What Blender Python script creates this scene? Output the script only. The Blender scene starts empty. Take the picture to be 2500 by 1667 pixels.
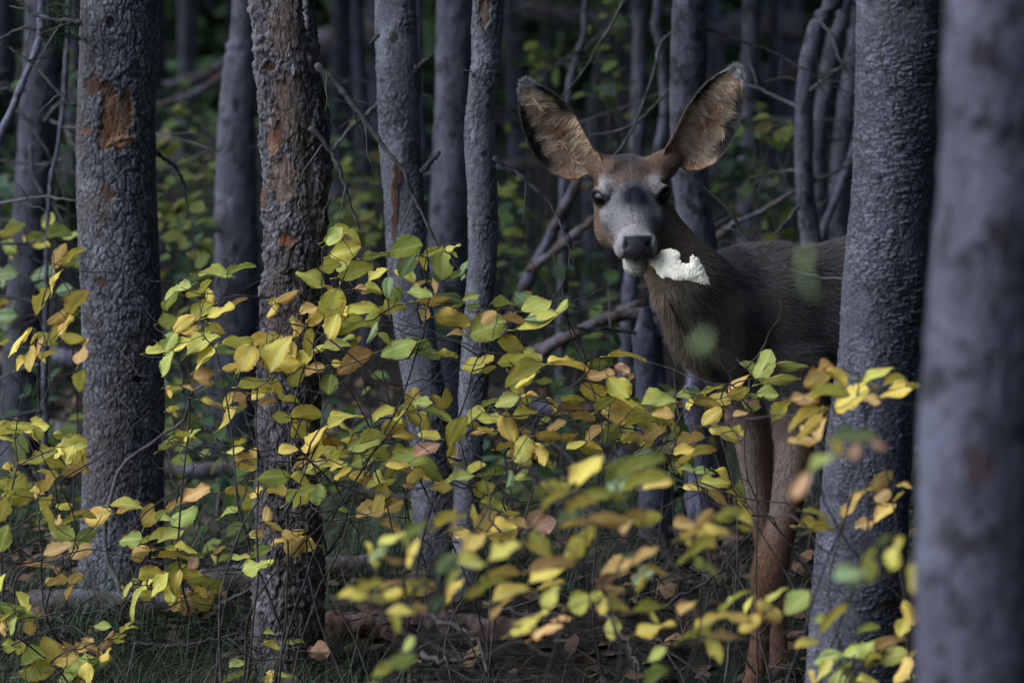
import bpy, math, random
import numpy as np
from mathutils import Matrix, Vector

random.seed(7)
rng = np.random.default_rng(7)
sc = bpy.context.scene
col = sc.collection

# ---------------------------------------------------------------- camera
FPX = 11250.0                      # focal length in pixels of the 2500 px wide photograph
CAM_H = 1.38
PITCH = math.atan((833.5 - 46.0) / FPX)
cam_d = bpy.data.cameras.new('camera')
cam = bpy.data.objects.new('camera', cam_d)
col.objects.link(cam)
cam.location = (0, 0, CAM_H)
cam.rotation_euler = (math.pi / 2 - PITCH, 0, 0)
cam_d.sensor_width = 36.0
cam_d.lens = 36.0 * FPX / 2500.0
cam_d.clip_start = 0.1
cam_d.clip_end = 2000
cam_d.dof.use_dof = True
cam_d.dof.focus_distance = 9.3
cam_d.dof.aperture_fstop = 4.9
sc.camera = cam

# ---------------------------------------------------------------- light
SUN_EL = math.radians(44)
SUN_AZ = math.radians(-105)        # measured from +Y (view direction) towards +X: the light comes from the left
wd = bpy.data.worlds.new('World')
sc.world = wd
wd.use_nodes = True
nt = wd.node_tree
sky = nt.nodes.new('ShaderNodeTexSky')
sky.sky_type = 'NISHITA'
sky.sun_disc = False
sky.sun_elevation = SUN_EL
sky.sun_rotation = SUN_AZ
sky.air_density = 1.2
sky.dust_density = 0.3
sky.ozone_density = 2.0
nt.nodes['Background'].inputs['Strength'].default_value = 0.080
nt.links.new(sky.outputs[0], nt.nodes['Background'].inputs['Color'])
sd = bpy.data.lights.new('sun', 'SUN')
sd.energy = 1.5
sd.angle = math.radians(58)
sd.color = (0.95, 0.975, 1.0)
sun = bpy.data.objects.new('sun', sd)
col.objects.link(sun)
sdir = Vector((math.sin(SUN_AZ) * math.cos(SUN_EL), math.cos(SUN_AZ) * math.cos(SUN_EL), math.sin(SUN_EL)))
sun.rotation_euler = sdir.to_track_quat('Z', 'Y').to_euler()
sun.location = (-8, 4, 12)
sc.view_settings.view_transform = 'Standard'
sc.view_settings.look = 'None'
sc.view_settings.gamma = 1.0
sc.view_settings.exposure = 1.8
sc.cycles.use_denoising = True
sc.cycles.max_bounces = 6
sc.cycles.diffuse_bounces = 3
sc.cycles.transmission_bounces = 3
sc.cycles.transparent_max_bounces = 4
sc.cycles.sample_clamp_indirect = 4.0

# ---------------------------------------------------------------- helpers
CP, SP = math.cos(PITCH), math.sin(PITCH)

def at(px, py, Y):
    """world point on the ray of photo pixel (px, py) at depth Y"""
    a = (px - 1250.0) / FPX
    b = (833.5 - py) / FPX
    d = np.array([a, b * SP + CP, b * CP - SP])
    return np.array([0, 0, CAM_H]) + d * (Y / d[1])

def proj(V):
    P = V - np.array([0, 0, CAM_H])
    fwd = P[:, 1] * CP - P[:, 2] * SP
    up = P[:, 1] * SP + P[:, 2] * CP
    return 1250.0 + FPX * P[:, 0] / fwd, 833.5 - FPX * up / fwd

def mpp(Y):
    return Y / FPX

def hsh(ix, iy, iz, s=0):
    with np.errstate(over='ignore'):
        h = (ix.astype(np.int64) * 73856093) ^ (iy.astype(np.int64) * 19349663) ^ (iz.astype(np.int64) * 83492791) ^ (s * 2654435761)
        h &= 0xffffffff
        h = ((h ^ (h >> 16)) * 0x45d9f3b) & 0xffffffff
        h = ((h ^ (h >> 16)) * 0x45d9f3b) & 0xffffffff
        h = h ^ (h >> 16)
    return h.astype(np.float64) / 4294967296.0

def vnoise(P, s=0):
    I = np.floor(P).astype(np.int64)
    F = P - I
    F = F * F * (3 - 2 * F)
    out = 0
    for dx in (0, 1):
        wx = F[:, 0] if dx else 1 - F[:, 0]
        for dy in (0, 1):
            wy = F[:, 1] if dy else 1 - F[:, 1]
            for dz in (0, 1):
                wz = F[:, 2] if dz else 1 - F[:, 2]
                out = out + wx * wy * wz * hsh(I[:, 0] + dx, I[:, 1] + dy, I[:, 2] + dz, s)
    return out

ROT = np.array([[0.36, 0.48, -0.8], [-0.8, 0.60, 0.0], [0.48, 0.64, 0.6]])
def fbm(P, o=4, s=0):
    a, r, t = 0.5, 0, 0
    for k in range(o):
        P = P @ ROT
        r = r + a * vnoise(P * (2.03 ** k) + 17.3 * k + 5.1, s + k)
        t += a
        a *= 0.5
    return r / t

def worley(P, s=0):
    I = np.floor(P).astype(np.int64)
    f1 = np.full(len(P), 9.0)
    f2 = np.full(len(P), 9.0)
    cid = np.zeros(len(P))
    for dx in (-1, 0, 1):
        for dy in (-1, 0, 1):
            for dz in (-1, 0, 1):
                cx, cy, cz = I[:, 0] + dx, I[:, 1] + dy, I[:, 2] + dz
                q = np.stack([cx + hsh(cx, cy, cz, s + 1), cy + hsh(cx, cy, cz, s + 2), cz + hsh(cx, cy, cz, s + 3)], 1)
                d = np.sqrt(((q - P) ** 2).sum(1))
                c = d < f1
                f2 = np.where(c, f1, np.minimum(f2, d))
                cid = np.where(c, hsh(cx, cy, cz, s + 4), cid)
                f1 = np.where(c, d, f1)
    return f1, f2, cid

def mk(name, V, F, cols=None, smooth=True):
    V = np.asarray(V, dtype=np.float32)
    F = np.asarray(F, dtype=np.int32)
    m, k = F.shape
    me = bpy.data.meshes.new(name)
    me.vertices.add(len(V))
    me.vertices.foreach_set('co', V.ravel())
    me.loops.add(m * k)
    me.loops.foreach_set('vertex_index', F.ravel())
    me.polygons.add(m)
    me.polygons.foreach_set('loop_start', np.arange(0, m * k, k, dtype=np.int32))
    me.polygons.foreach_set('use_smooth', np.full(m, smooth, dtype=bool))
    me.update(calc_edges=True)
    if cols is not None:
        ca = me.color_attributes.new('Col', 'FLOAT_COLOR', 'POINT')
        c = np.ones((len(V), 4), dtype=np.float32)
        c[:, :cols.shape[1]] = cols
        ca.data.foreach_set('color', c.ravel())
    return me

def obj(name, me, mat=None, parent=None, loc=None):
    o = bpy.data.objects.new(name, me)
    col.objects.link(o)
    if mat is not None and me is not None and not me.materials:
        me.materials.append(mat)
    if parent is not None:
        o.parent = parent
        pl = parent.location
        o.location = (-pl[0], -pl[1], -pl[2])       # meshes are built in world coordinates
    if loc is not None:
        o.location = loc
    return o

def thing(name, label, cat, loc, group=None):
    o = bpy.data.objects.new(name, None)
    o.empty_display_size = 0.1
    col.objects.link(o)
    o.location = [float(v) for v in loc]
    o['label'] = label
    o['category'] = cat
    if group:
        o['group'] = group
    return o

def tag(o, label, cat, group=None):
    o['label'] = label
    o['category'] = cat
    if group:
        o['group'] = group
    return o

def norm(v):
    v = np.asarray(v, float)
    return v / (np.linalg.norm(v) + 1e-12)

def resample(P, n, extra=None):
    """Catmull-Rom through the points P, n samples"""
    P = np.asarray(P, float)
    if len(P) == 2:
        t = np.linspace(0, 1, n)[:, None]
        return P[0] * (1 - t) + P[1] * t
    Q = np.vstack([2 * P[0] - P[1], P, 2 * P[-1] - P[-2]])
    seg = np.linalg.norm(np.diff(P, axis=0)[:, :3], axis=1)
    cs = np.concatenate([[0], np.cumsum(seg)])
    s = np.linspace(0, cs[-1], n)
    k = np.clip(np.searchsorted(cs, s, side='right') - 1, 0, len(P) - 2)
    t = ((s - cs[k]) / np.maximum(seg[k], 1e-9))[:, None]
    p0, p1, p2, p3 = Q[k], Q[k + 1], Q[k + 2], Q[k + 3]
    return 0.5 * (2 * p1 + (p2 - p0) * t + (2 * p0 - 5 * p1 + 4 * p2 - p3) * t ** 2 + (3 * p1 - p0 - 3 * p2 + p3) * t ** 3)

def frames(P):
    T = np.gradient(P, axis=0)
    T /= np.linalg.norm(T, axis=1)[:, None] + 1e-12
    a = np.array([0, 0, 1.0]) if abs(T[0][2]) < 0.8 else np.array([1.0, 0, 0])
    U = np.zeros_like(P)
    u = norm(np.cross(T[0], a))
    for i in range(len(P)):
        u = norm(u - T[i] * np.dot(u, T[i]))
        U[i] = u
    return T, U, np.cross(T, U)

def tube(P, R, sides=7, wob=0.0, closed=True):
    """tapered tube along P with radii R; returns V, F (quads; caps as degenerate-free quads via pole rings)"""
    P = np.asarray(P, float)
    R = np.broadcast_to(np.asarray(R, float), (len(P),))
    T, U, W = frames(P)
    if closed:
        P = np.vstack([P[0] - T[0] * R[0] * 0.3, P, P[-1] + T[-1] * R[-1] * 0.3])
        R = np.concatenate([[R[0] * 0.15], R, [R[-1] * 0.15]])
        U = np.vstack([U[0], U, U[-1]])
        W = np.vstack([W[0], W, W[-1]])
    a = np.linspace(0, 2 * math.pi, sides, endpoint=False)
    V = P[:, None, :] + R[:, None, None] * (np.cos(a)[None, :, None] * U[:, None, :] + np.sin(a)[None, :, None] * W[:, None, :])
    if wob:
        V = V + (rng.random(V.shape) - 0.5) * wob * R[:, None, None]
    n = len(P)
    i = np.arange(n - 1)[:, None] * sides
    j = np.arange(sides)[None, :]
    jn = (j + 1) % sides
    F = np.stack([i + j, i + jn, i + sides + jn, i + sides + j], -1).reshape(-1, 4)
    return V.reshape(-1, 3), F

def join(parts):
    Vs, Fs, n = [], [], 0
    for V, F in parts:
        Vs.append(V)
        Fs.append(np.asarray(F) + n)
        n += len(V)
    return np.vstack(Vs), np.vstack(Fs)

def ground_z(x, y):
    x = np.asarray(x, float)
    y = np.asarray(y, float)
    z = 0.02 * np.sin(x * 2.3 + 0.7 * y) + 0.018 * np.sin(y * 1.9 - x * 1.1)
    r = np.maximum(y - 16.0, 0)
    far = np.maximum(y - 90.0, 0)
    s = np.clip((y - 9.2) / 0.9, 0, 1)
    z = z * 0.5 + 0.115 * s * s * (3 - 2 * s)
    return z + 0.055 * r - 0.055 * far * 0.9

# ---------------------------------------------------------------- materials
def new_mat(name):
    m = bpy.data.materials.new(name)
    m.use_nodes = True
    n = m.node_tree
    return m, n, n.nodes['Principled BSDF'], n.links

def mat_attr(name, rough=0.9, nscale=60.0, namt=0.5, bump=0.0, bscale=200.0, spec=0.25, alpha_gloss=False):
    """vertex colour times object-space noise"""
    m, n, b, l = new_mat(name)
    at_ = n.nodes.new('ShaderNodeAttribute')
    at_.attribute_name = 'Col'
    tc = n.nodes.new('ShaderNodeTexCoord')
    nz = n.nodes.new('ShaderNodeTexNoise')
    nz.inputs['Scale'].default_value = nscale
    nz.inputs['Detail'].default_value = 5
    l.new(tc.outputs['Object'], nz.inputs['Vector'])
    mr = n.nodes.new('ShaderNodeMapRange')
    mr.inputs[1].default_value = 0.3
    mr.inputs[2].default_value = 0.7
    mr.inputs[3].default_value = 1 - namt
    mr.inputs[4].default_value = 1 + namt
    l.new(nz.outputs['Fac'], mr.inputs[0])
    mx = n.nodes.new('ShaderNodeVectorMath')
    mx.operation = 'SCALE'
    l.new(at_.outputs['Color'], mx.inputs[0])
    l.new(mr.outputs[0], mx.inputs['Scale'])
    l.new(mx.outputs[0], b.inputs['Base Color'])
    b.inputs['Roughness'].default_value = rough
    b.inputs['Specular IOR Level'].default_value = spec
    if alpha_gloss:
        l.new(at_.outputs['Alpha'], b.inputs['Roughness'])
    if bump:
        n2 = n.nodes.new('ShaderNodeTexNoise')
        n2.inputs['Scale'].default_value = bscale
        n2.inputs['Detail'].default_value = 4
        l.new(tc.outputs['Object'], n2.inputs['Vector'])
        bp = n.nodes.new('ShaderNodeBump')
        bp.inputs['Strength'].default_value = bump
        bp.inputs['Distance'].default_value = 0.004
        l.new(n2.outputs['Fac'], bp.inputs['Height'])
        l.new(bp.outputs[0], b.inputs['Normal'])
    return m

def mat_plain(name, c1, c2, rough=0.9, scale=30.0, bump=0.3, bscale=120.0, stretch=(1, 1, 1)):
    m, n, b, l = new_mat(name)
    tc = n.nodes.new('ShaderNodeTexCoord')
    mp = n.nodes.new('ShaderNodeMapping')
    mp.inputs['Scale'].default_value = stretch
    l.new(tc.outputs['Object'], mp.inputs['Vector'])
    nz = n.nodes.new('ShaderNodeTexNoise')
    nz.inputs['Scale'].default_value = scale
    nz.inputs['Detail'].default_value = 6
    l.new(mp.outputs[0], nz.inputs['Vector'])
    cr = n.nodes.new('ShaderNodeValToRGB')
    cr.color_ramp.elements[0].position = 0.35
    cr.color_ramp.elements[1].position = 0.65
    cr.color_ramp.elements[0].color = (*c1, 1)
    cr.color_ramp.elements[1].color = (*c2, 1)
    l.new(nz.outputs['Fac'], cr.inputs[0])
    l.new(cr.outputs[0], b.inputs['Base Color'])
    b.inputs['Roughness'].default_value = rough
    b.inputs['Specular IOR Level'].default_value = 0.25
    if bump:
        n2 = n.nodes.new('ShaderNodeTexNoise')
        n2.inputs['Scale'].default_value = bscale
        l.new(mp.outputs[0], n2.inputs['Vector'])
        bp = n.nodes.new('ShaderNodeBump')
        bp.inputs['Strength'].default_value = bump
        bp.inputs['Distance'].default_value = 0.006
        l.new(n2.outputs['Fac'], bp.inputs['Height'])
        l.new(bp.outputs[0], b.inputs['Normal'])
    return m

def mat_leaf(name, use_obj=True):
    m, n, b, l = new_mat(name)
    if use_obj:
        oi = n.nodes.new('ShaderNodeObjectInfo')
        src = oi.outputs['Color']
    else:
        a = n.nodes.new('ShaderNodeAttribute')
        a.attribute_name = 'Col'
        src = a.outputs['Color']
    tc = n.nodes.new('ShaderNodeTexCoord')
    # blotches: brownish spots of random shape, different on every leaf
    nz = n.nodes.new('ShaderNodeTexNoise')
    nz.inputs['Scale'].default_value = 3.2 if use_obj else 60
    nz.inputs['Detail'].default_value = 4
    if use_obj:
        ad = n.nodes.new('ShaderNodeVectorMath')
        ad.operation = 'ADD'
        sc_ = n.nodes.new('ShaderNodeVectorMath')
        sc_.operation = 'SCALE'
        cb = n.nodes.new('ShaderNodeCombineXYZ')
        l.new(oi.outputs['Random'], cb.inputs[0])
        l.new(oi.outputs['Random'], cb.inputs[2])
        l.new(cb.outputs[0], sc_.inputs[0])
        sc_.inputs['Scale'].default_value = 50
        l.new(tc.outputs['Object'], ad.inputs[0])
        l.new(sc_.outputs[0], ad.inputs[1])
        l.new(ad.outputs[0], nz.inputs['Vector'])
    else:
        l.new(tc.outputs['Object'], nz.inputs['Vector'])
    mr = n.nodes.new('ShaderNodeMapRange')
    mr.inputs[1].default_value = 0.50
    mr.inputs[2].default_value = 0.72
    mr.inputs[3].default_value = 0.0
    mr.inputs[4].default_value = 0.75
    l.new(nz.outputs['Fac'], mr.inputs[0])
    mul = n.nodes.new('ShaderNodeMix')
    mul.data_type = 'RGBA'
    mul.blend_type = 'MULTIPLY'
    l.new(mr.outputs[0], mul.inputs['Factor'])
    l.new(src, mul.inputs['A'])
    mul.inputs['B'].default_value = (1.0, 0.74, 0.50, 1)
    out = mul.outputs['Result']
    if use_obj:
        # paler midrib and withered margins, from the leaf's own shape
        a = n.nodes.new('ShaderNodeAttribute')
        a.attribute_name = 'Col'
        sp = n.nodes.new('ShaderNodeSeparateColor')
        l.new(a.outputs['Color'], sp.inputs[0])
        em = n.nodes.new('ShaderNodeMath')
        em.operation = 'MULTIPLY'
        l.new(sp.outputs[0], em.inputs[0])
        e2 = n.nodes.new('ShaderNodeMapRange')
        e2.inputs[1].default_value = 0.42
        e2.inputs[2].default_value = 0.62
        l.new(nz.outputs['Fac'], e2.inputs[0])
        l.new(e2.outputs[0], em.inputs[1])
        m2 = n.nodes.new('ShaderNodeMix')
        m2.data_type = 'RGBA'
        l.new(em.outputs[0], m2.inputs['Factor'])
        l.new(out, m2.inputs['A'])
        m2.inputs['B'].default_value = (0.20, 0.095, 0.045, 1)
        m3 = n.nodes.new('ShaderNodeMix')
        m3.data_type = 'RGBA'
        l.new(sp.outputs[1], m3.inputs['Factor'])
        l.new(m2.outputs['Result'], m3.inputs['A'])
        m3.inputs['B'].default_value = (0.60, 0.56, 0.26, 1)
        # small dark spots
        vo = n.nodes.new('ShaderNodeTexVoronoi')
        vo.inputs['Scale'].default_value = 7
        l.new(ad.outputs[0], vo.inputs['Vector'])
        lt_ = n.nodes.new('ShaderNodeMath')
        lt_.operation = 'LESS_THAN'
        lt_.inputs[1].default_value = 0.16
        l.new(vo.outputs['Distance'], lt_.inputs[0])
        ml = n.nodes.new('ShaderNodeMath')
        ml.operation = 'MULTIPLY'
        ml.inputs[1].default_value = 0.5
        l.new(lt_.outputs[0], ml.inputs[0])
        m4 = n.nodes.new('ShaderNodeMix')
        m4.data_type = 'RGBA'
        l.new(ml.outputs[0], m4.inputs['Factor'])
        l.new(m3.outputs['Result'], m4.inputs['A'])
        m4.inputs['B'].default_value = (0.12, 0.06, 0.03, 1)
        out = m4.outputs['Result']
    l.new(out, b.inputs['Base Color'])
    b.inputs['Roughness'].default_value = 0.75
    b.inputs['Specular IOR Level'].default_value = 0.3
    tr = n.nodes.new('ShaderNodeBsdfTranslucent')
    l.new(out, tr.inputs['Color'])
    ms = n.nodes.new('ShaderNodeMixShader')
    ms.inputs[0].default_value = 0.32
    l.new(b.outputs[0], ms.inputs[1])
    l.new(tr.outputs[0], ms.inputs[2])
    l.new(ms.outputs[0], n.nodes['Material Output'].inputs['Surface'])
    return m

M_BARK = mat_attr('bark', rough=0.88, nscale=170, namt=0.42, bump=0.45, bscale=330)
M_TWIG = mat_plain('twig_bark', (0.020, 0.015, 0.014), (0.060, 0.050, 0.049), scale=40, bump=0.2)
M_DEAD = mat_plain('dead_wood', (0.035, 0.030, 0.031), (0.095, 0.088, 0.09), scale=25, bump=0.5, bscale=90)
M_LEAF = mat_leaf('leaf')
M_LEAFV = mat_leaf('leaf_mass', use_obj=False)
M_NEEDLE = mat_plain('pine_needle', (0.012, 0.03, 0.012), (0.035, 0.07, 0.025), scale=3, bump=0)
M_SOIL = None
# ---------------------------------------------------------------- ground
def mat_soil():
    m, n, b, l = new_mat('forest_floor')
    tc = n.nodes.new('ShaderNodeTexCoord')
    n1 = n.nodes.new('ShaderNodeTexNoise')
    n1.inputs['Scale'].default_value = 1.3
    n1.inputs['Detail'].default_value = 5
    n2 = n.nodes.new('ShaderNodeTexNoise')
    n2.inputs['Scale'].default_value = 55
    n2.inputs['Detail'].default_value = 6
    for k in (n1, n2):
        l.new(tc.outputs['Object'], k.inputs['Vector'])
    c1 = n.nodes.new('ShaderNodeValToRGB')
    e = c1.color_ramp.elements
    e[0].position, e[0].color = 0.40, (0.010, 0.014, 0.009, 1)
    e[1].position, e[1].color = 0.62, (0.024, 0.018, 0.015, 1)
    c2 = n.nodes.new('ShaderNodeValToRGB')
    e = c2.color_ramp.elements
    e[0].position, e[0].color = 0.35, (0.45, 0.45, 0.5, 1)
    e[1].position, e[1].color = 0.70, (1.7, 1.6, 1.55, 1)
    l.new(n1.outputs['Fac'], c1.inputs[0])
    l.new(n2.outputs['Fac'], c2.inputs[0])
    mx = n.nodes.new('ShaderNodeMix')
    mx.data_type = 'RGBA'
    mx.blend_type = 'MULTIPLY'
    mx.inputs['Factor'].default_value = 1
    l.new(c1.outputs[0], mx.inputs['A'])
    l.new(c2.outputs[0], mx.inputs['B'])
    l.new(mx.outputs['Result'], b.inputs['Base Color'])
    b.inputs['Roughness'].default_value = 0.95
    b.inputs['Specular IOR Level'].default_value = 0.1
    bp = n.nodes.new('ShaderNodeBump')
    bp.inputs['Strength'].default_value = 0.8
    bp.inputs['Distance'].default_value = 0.02
    l.new(n2.outputs['Fac'], bp.inputs['Height'])
    l.new(bp.outputs[0], b.inputs['Normal'])
    return m
M_SOIL = mat_soil()
xs = np.unique(np.concatenate([np.linspace(-400, -12, 24), np.linspace(-12, 12, 160), np.linspace(12, 400, 24)]))
ys = np.unique(np.concatenate([np.linspace(-300, 3, 20), np.linspace(3, 30, 170), np.linspace(30, 900, 50)]))
GX, GY = np.meshgrid(xs, ys)
GZ = ground_z(GX, GY)
GZ = GZ + 0.05 * (fbm(np.stack([GX.ravel() * 1.7, GY.ravel() * 1.7, GX.ravel() * 0], 1), 4, 3).reshape(GX.shape) - 0.5)
nx, ny = len(xs), len(ys)
ii = (np.arange(ny - 1)[:, None] * nx + np.arange(nx - 1)[None, :])
GF = np.stack([ii, ii + 1, ii + nx + 1, ii + nx], -1).reshape(-1, 4)
o = obj('forest_floor', mk('forest_floor', np.stack([GX, GY, GZ], -1).reshape(-1, 3), GF), M_SOIL)
o['kind'] = 'structure'
o['label'] = 'dark forest floor of soil, needles and litter'

# ---------------------------------------------------------------- trees
GREY = np.array([0.084, 0.083, 0.098])
PALE = np.array([0.138, 0.138, 0.162])
BROWN = np.array([0.058, 0.042, 0.034])
CRACK = np.array([0.016, 0.0135, 0.013])
RUST = np.array([0.125, 0.050, 0.025])
TAN = np.array([0.145, 0.080, 0.047])

def crown_mesh():
    """upper crown of a lodgepole pine: drooping limbs with tufts of needles (unit: metres above 4 m)"""
    r = np.random.default_rng(3)
    Vs, Fs, n = [], [], 0
    for k in range(46):
        z = 3.6 + 4.6 * (k / 46) + r.random() * 0.2
        a = k * 2.4 + r.random()
        L = (1.25 - 0.20 * (z - 3.6)) * (0.7 + 0.5 * r.random())
        L = max(L, 0.2)
        t = np.linspace(0, 1, 5)
        P = np.stack([np.cos(a) * L * t, np.sin(a) * L * t, z + 0.25 * L * t - 0.45 * L * t * t], 1)
        V, F = tube(P, np.linspace(0.016, 0.004, 5), 4)
        Vs.append(V); Fs.append(np.vstack([F[:, [0, 1, 2]], F[:, [0, 2, 3]]]) + n); n += len(V)
        for q in range(40):
            u = 0.25 + 0.75 * r.random()
            c = P[0] * (1 - u) + P[-1] * u
            c = np.array([np.interp(u, t, P[:, 0]), np.interp(u, t, P[:, 1]), np.interp(u, t, P[:, 2])]) + r.normal(0, 0.05, 3)
            d = norm(r.normal(0, 1, 3)) * (0.20 + 0.12 * r.random())
            s = norm(np.cross(d, r.normal(0, 1, 3))) * 0.035
            Vs.append(np.array([c - s, c + s, c + d + s * 0.3])); Fs.append(np.array([[0, 1, 2]]) + n); n += 3
            d2 = norm(d + r.normal(0, 0.05, 3)) * 0.26
            Vs.append(np.array([c - s, c + s, c + d2 - s * 0.3])); Fs.append(np.array([[0, 1, 2]]) + n); n += 3
    return mk('crown', np.vstack(Vs), np.vstack(Fs), smooth=False)
CROWN = crown_mesh()
CROWN.materials.append(M_NEEDLE)

def trunk_mesh(axis, style, na, dz, paints=(), seed=0, ztop=1.62, tint=(1, 1, 1)):
    """axis: rows (x,y,z,r) from below ground to the top. na verts round, dz ring spacing in the part near the ground."""
    axis = np.asarray(axis, float)
    zb, zt = axis[0, 2], axis[-1, 2]
    z = np.concatenate([np.arange(zb, min(ztop, zt), dz), np.linspace(min(ztop, zt), zt, 14)[1:] if zt > ztop else []])
    C = resample(axis, 400)
    o_ = np.argsort(C[:, 2])
    C = C[o_]
    ax = np.stack([np.interp(z, C[:, 2], C[:, k]) for k in range(4)], 1)
    # angular spacing: most vertices on the half towards -Y
    u = np.linspace(0, 1, na, endpoint=False)
    th = -math.pi / 2 + 2 * math.pi * (u - 0.5) + 0.62 * np.sin(2 * math.pi * (u - 0.5)) * -1.0
    th = -math.pi / 2 + (2 * math.pi * (u - 0.5) - 0.62 * np.sin(2 * math.pi * (u - 0.5)))
    D = np.stack([np.cos(th), np.sin(th), np.zeros(na)], 1)
    Z = len(z)
    base = ax[:, None, :3] + ax[:, None, 3:4] * D[None]
    P = base.reshape(-1, 3)
    hi = (np.repeat(z, na) < ztop + 0.1)
    h = np.zeros(len(P))
    colr = np.tile(GREY, (len(P), 1))
    Q = P[hi]
    sd_ = seed * 13
    big = fbm(Q * np.array([9, 9, 5]), 3, sd_)
    fine = fbm(Q * 140, 3, sd_ + 5)
    hh = (big - 0.5) * 0.012
    c = np.tile(GREY, (len(Q), 1))
    lich = np.clip((fbm(Q * np.array([22, 22, 14]), 4, sd_ + 9) - 0.45) * 5, 0, 1)[:, None]
    c = c * (1 - 0.8 * lich) + PALE * 0.8 * lich
    br = np.clip((fbm(Q * np.array([13, 13, 6]), 4, sd_ + 11) - 0.52) * 6, 0, 1)[:, None]
    if style in ('plate', 'rough'):
        sc1 = np.array([125, 125, 82]) if style == 'plate' else np.array([95, 95, 50])
        warp = (np.stack([fbm(Q * 40, 2, sd_ + 3), fbm(Q * 40, 2, sd_ + 33), fbm(Q * 40, 2, sd_ + 36)], 1) - 0.5) * 1.9
        f1, f2, cid = worley(Q * sc1 + warp, sd_)
        e = np.clip((f2 - f1) * (5.5 if style == 'plate' else 3.6), 0, 1)
        amp = 0.0013 if style == 'plate' else 0.0026
        hh = hh + amp * (e ** 0.7) * (0.5 + cid) + (fine - 0.5) * (0.0022 if style == 'plate' else 0.0045)
        f1b, f2b, cb = worley(Q * sc1 * 0.42 + warp, sd_ + 50)
        hh = hh + 0.0030 * np.clip((f2b - f1b) * 5, 0, 1)
        kb = (1 - np.clip((f2b - f1b) * 6, 0, 1))[:, None] * 0.8
        c = c * (1 - kb) + CRACK * kb
        c = c * (0.62 + 0.76 * cid)[:, None]
        c = c * (1 - 0.6 * br) + BROWN * 0.6 * br
        k = (1 - np.clip(e * 1.35, 0, 1))[:, None] * 0.9 * np.clip((fbm(Q * np.array([28, 28, 20]), 3, sd_ + 55) - .35) * 6, .25, 1)[:, None]
        c = c * (1 - k) + CRACK * k
        if style == 'rough':
            flake = np.clip((fbm(Q * np.array([30, 30, 18]), 4, sd_ + 31) - 0.42) * 4, 0, 1)
            hh = hh + 0.0075 * flake * (0.4 + cid) - 0.003
            c = c * (1 - 0.35 * flake[:, None]) + BROWN * 0.5 * 0.35 * flake[:, None]
    elif style == 'ripple':
        warp = (fbm(Q * 60, 2, sd_ + 3)[:, None] - 0.5) * 1.6
        f1, f2, cid = worley(Q * np.array([42, 42, 150]) + warp, sd_)
        e = np.clip((f2 - f1) * 2.6, 0, 1)
        patch = np.clip((fbm(Q * np.array([16, 16, 10]), 3, sd_ + 21) - 0.36) * 5, 0.35, 1)
        side = np.clip(0.75 + (Q[:, 0] - np.interp(Q[:, 2], C[:, 2], C[:, 0])) / 0.09 * 0.4, 0.5, 1.2)
        hh = hh + 0.0036 * e * patch * side * (0.5 + cid) + (fine - 0.5) * 0.004 * side
        k = ((1 - np.clip(e * 1.6, 0, 1)) * patch * 0.95)[:, None]
        c = c * (0.8 + 0.4 * cid)[:, None]
        c = c * (1 - k) + CRACK * k
        c = c * (1 - 0.3 * br) + BROWN * 0.3 * br
    elif style == 'smooth':
        warp = (fbm(Q * 60, 2, sd_ + 3)[:, None] - 0.5) * 1.2
        f1, f2, cid = worley(Q * np.array([55, 55, 60]) + warp, sd_)
        e = np.clip((f2 - f1) * 5, 0, 1)
        patch = np.clip((fbm(Q * np.array([20, 20, 12]), 3, sd_ + 21) - 0.43) * 7, 0, 1)
        hh = hh + 0.0024 * e * patch + (fine - 0.5) * 0.0028
        len1, len2, lc = worley(Q * np.array([50, 50, 130]), sd_ + 70)
        blis = np.clip(1 - len1 * 3.2, 0, 1) * (lc > 0.62)
        hh = hh + 0.0028 * blis
        k = ((1 - e) * patch * 0.75)[:, None]
        c = c * 1.12
        c = c * (1 - k) + CRACK * k
        spot = np.clip(1 - len1 * 3.0, 0, 1)[:, None] * (lc < 0.16)[:, None]
        c = c * (1 - 0.7 * spot) + CRACK * 0.7 * spot
    else:
        warp = (fbm(Q * 20, 2, sd_ + 3)[:, None] - 0.5)
        hh = hh + (fbm(Q * np.array([45, 45, 30]) + warp, 3, sd_) - 0.5) * 0.008
        k = np.clip((fbm(Q * np.array([40, 40, 34]), 3, sd_ + 41) - 0.56) * 6, 0, 0.8)[:, None]
        c = c * (1 - k) + CRACK * 1.3 * k
    # knots
    kr = np.random.default_rng(seed + 5)
    for _ in range(5):
        kz = kr.uniform(0.1, 1.5)
        ka = kr.uniform(-2.9, -0.25)
        ctr = np.array([np.interp(kz, z, ax[:, q]) for q in range(4)])
        kp = ctr[:3] + ctr[3] * np.array([math.cos(ka), math.sin(ka), 0])
        dd = np.linalg.norm((Q - kp) * np.array([1, 1, 1.25]), axis=1)
        rr = kr.uniform(0.004, 0.009)
        hh = hh + 0.0035 * np.exp(-(dd / (rr * 1.7)) ** 2) - 0.0030 * np.exp(-(dd / (rr * 0.6)) ** 2)
        q = np.exp(-(dd / (rr * 0.9)) ** 2)[:, None]
        c = c * (1 - 0.75 * q) + CRACK * 0.75 * q
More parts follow.
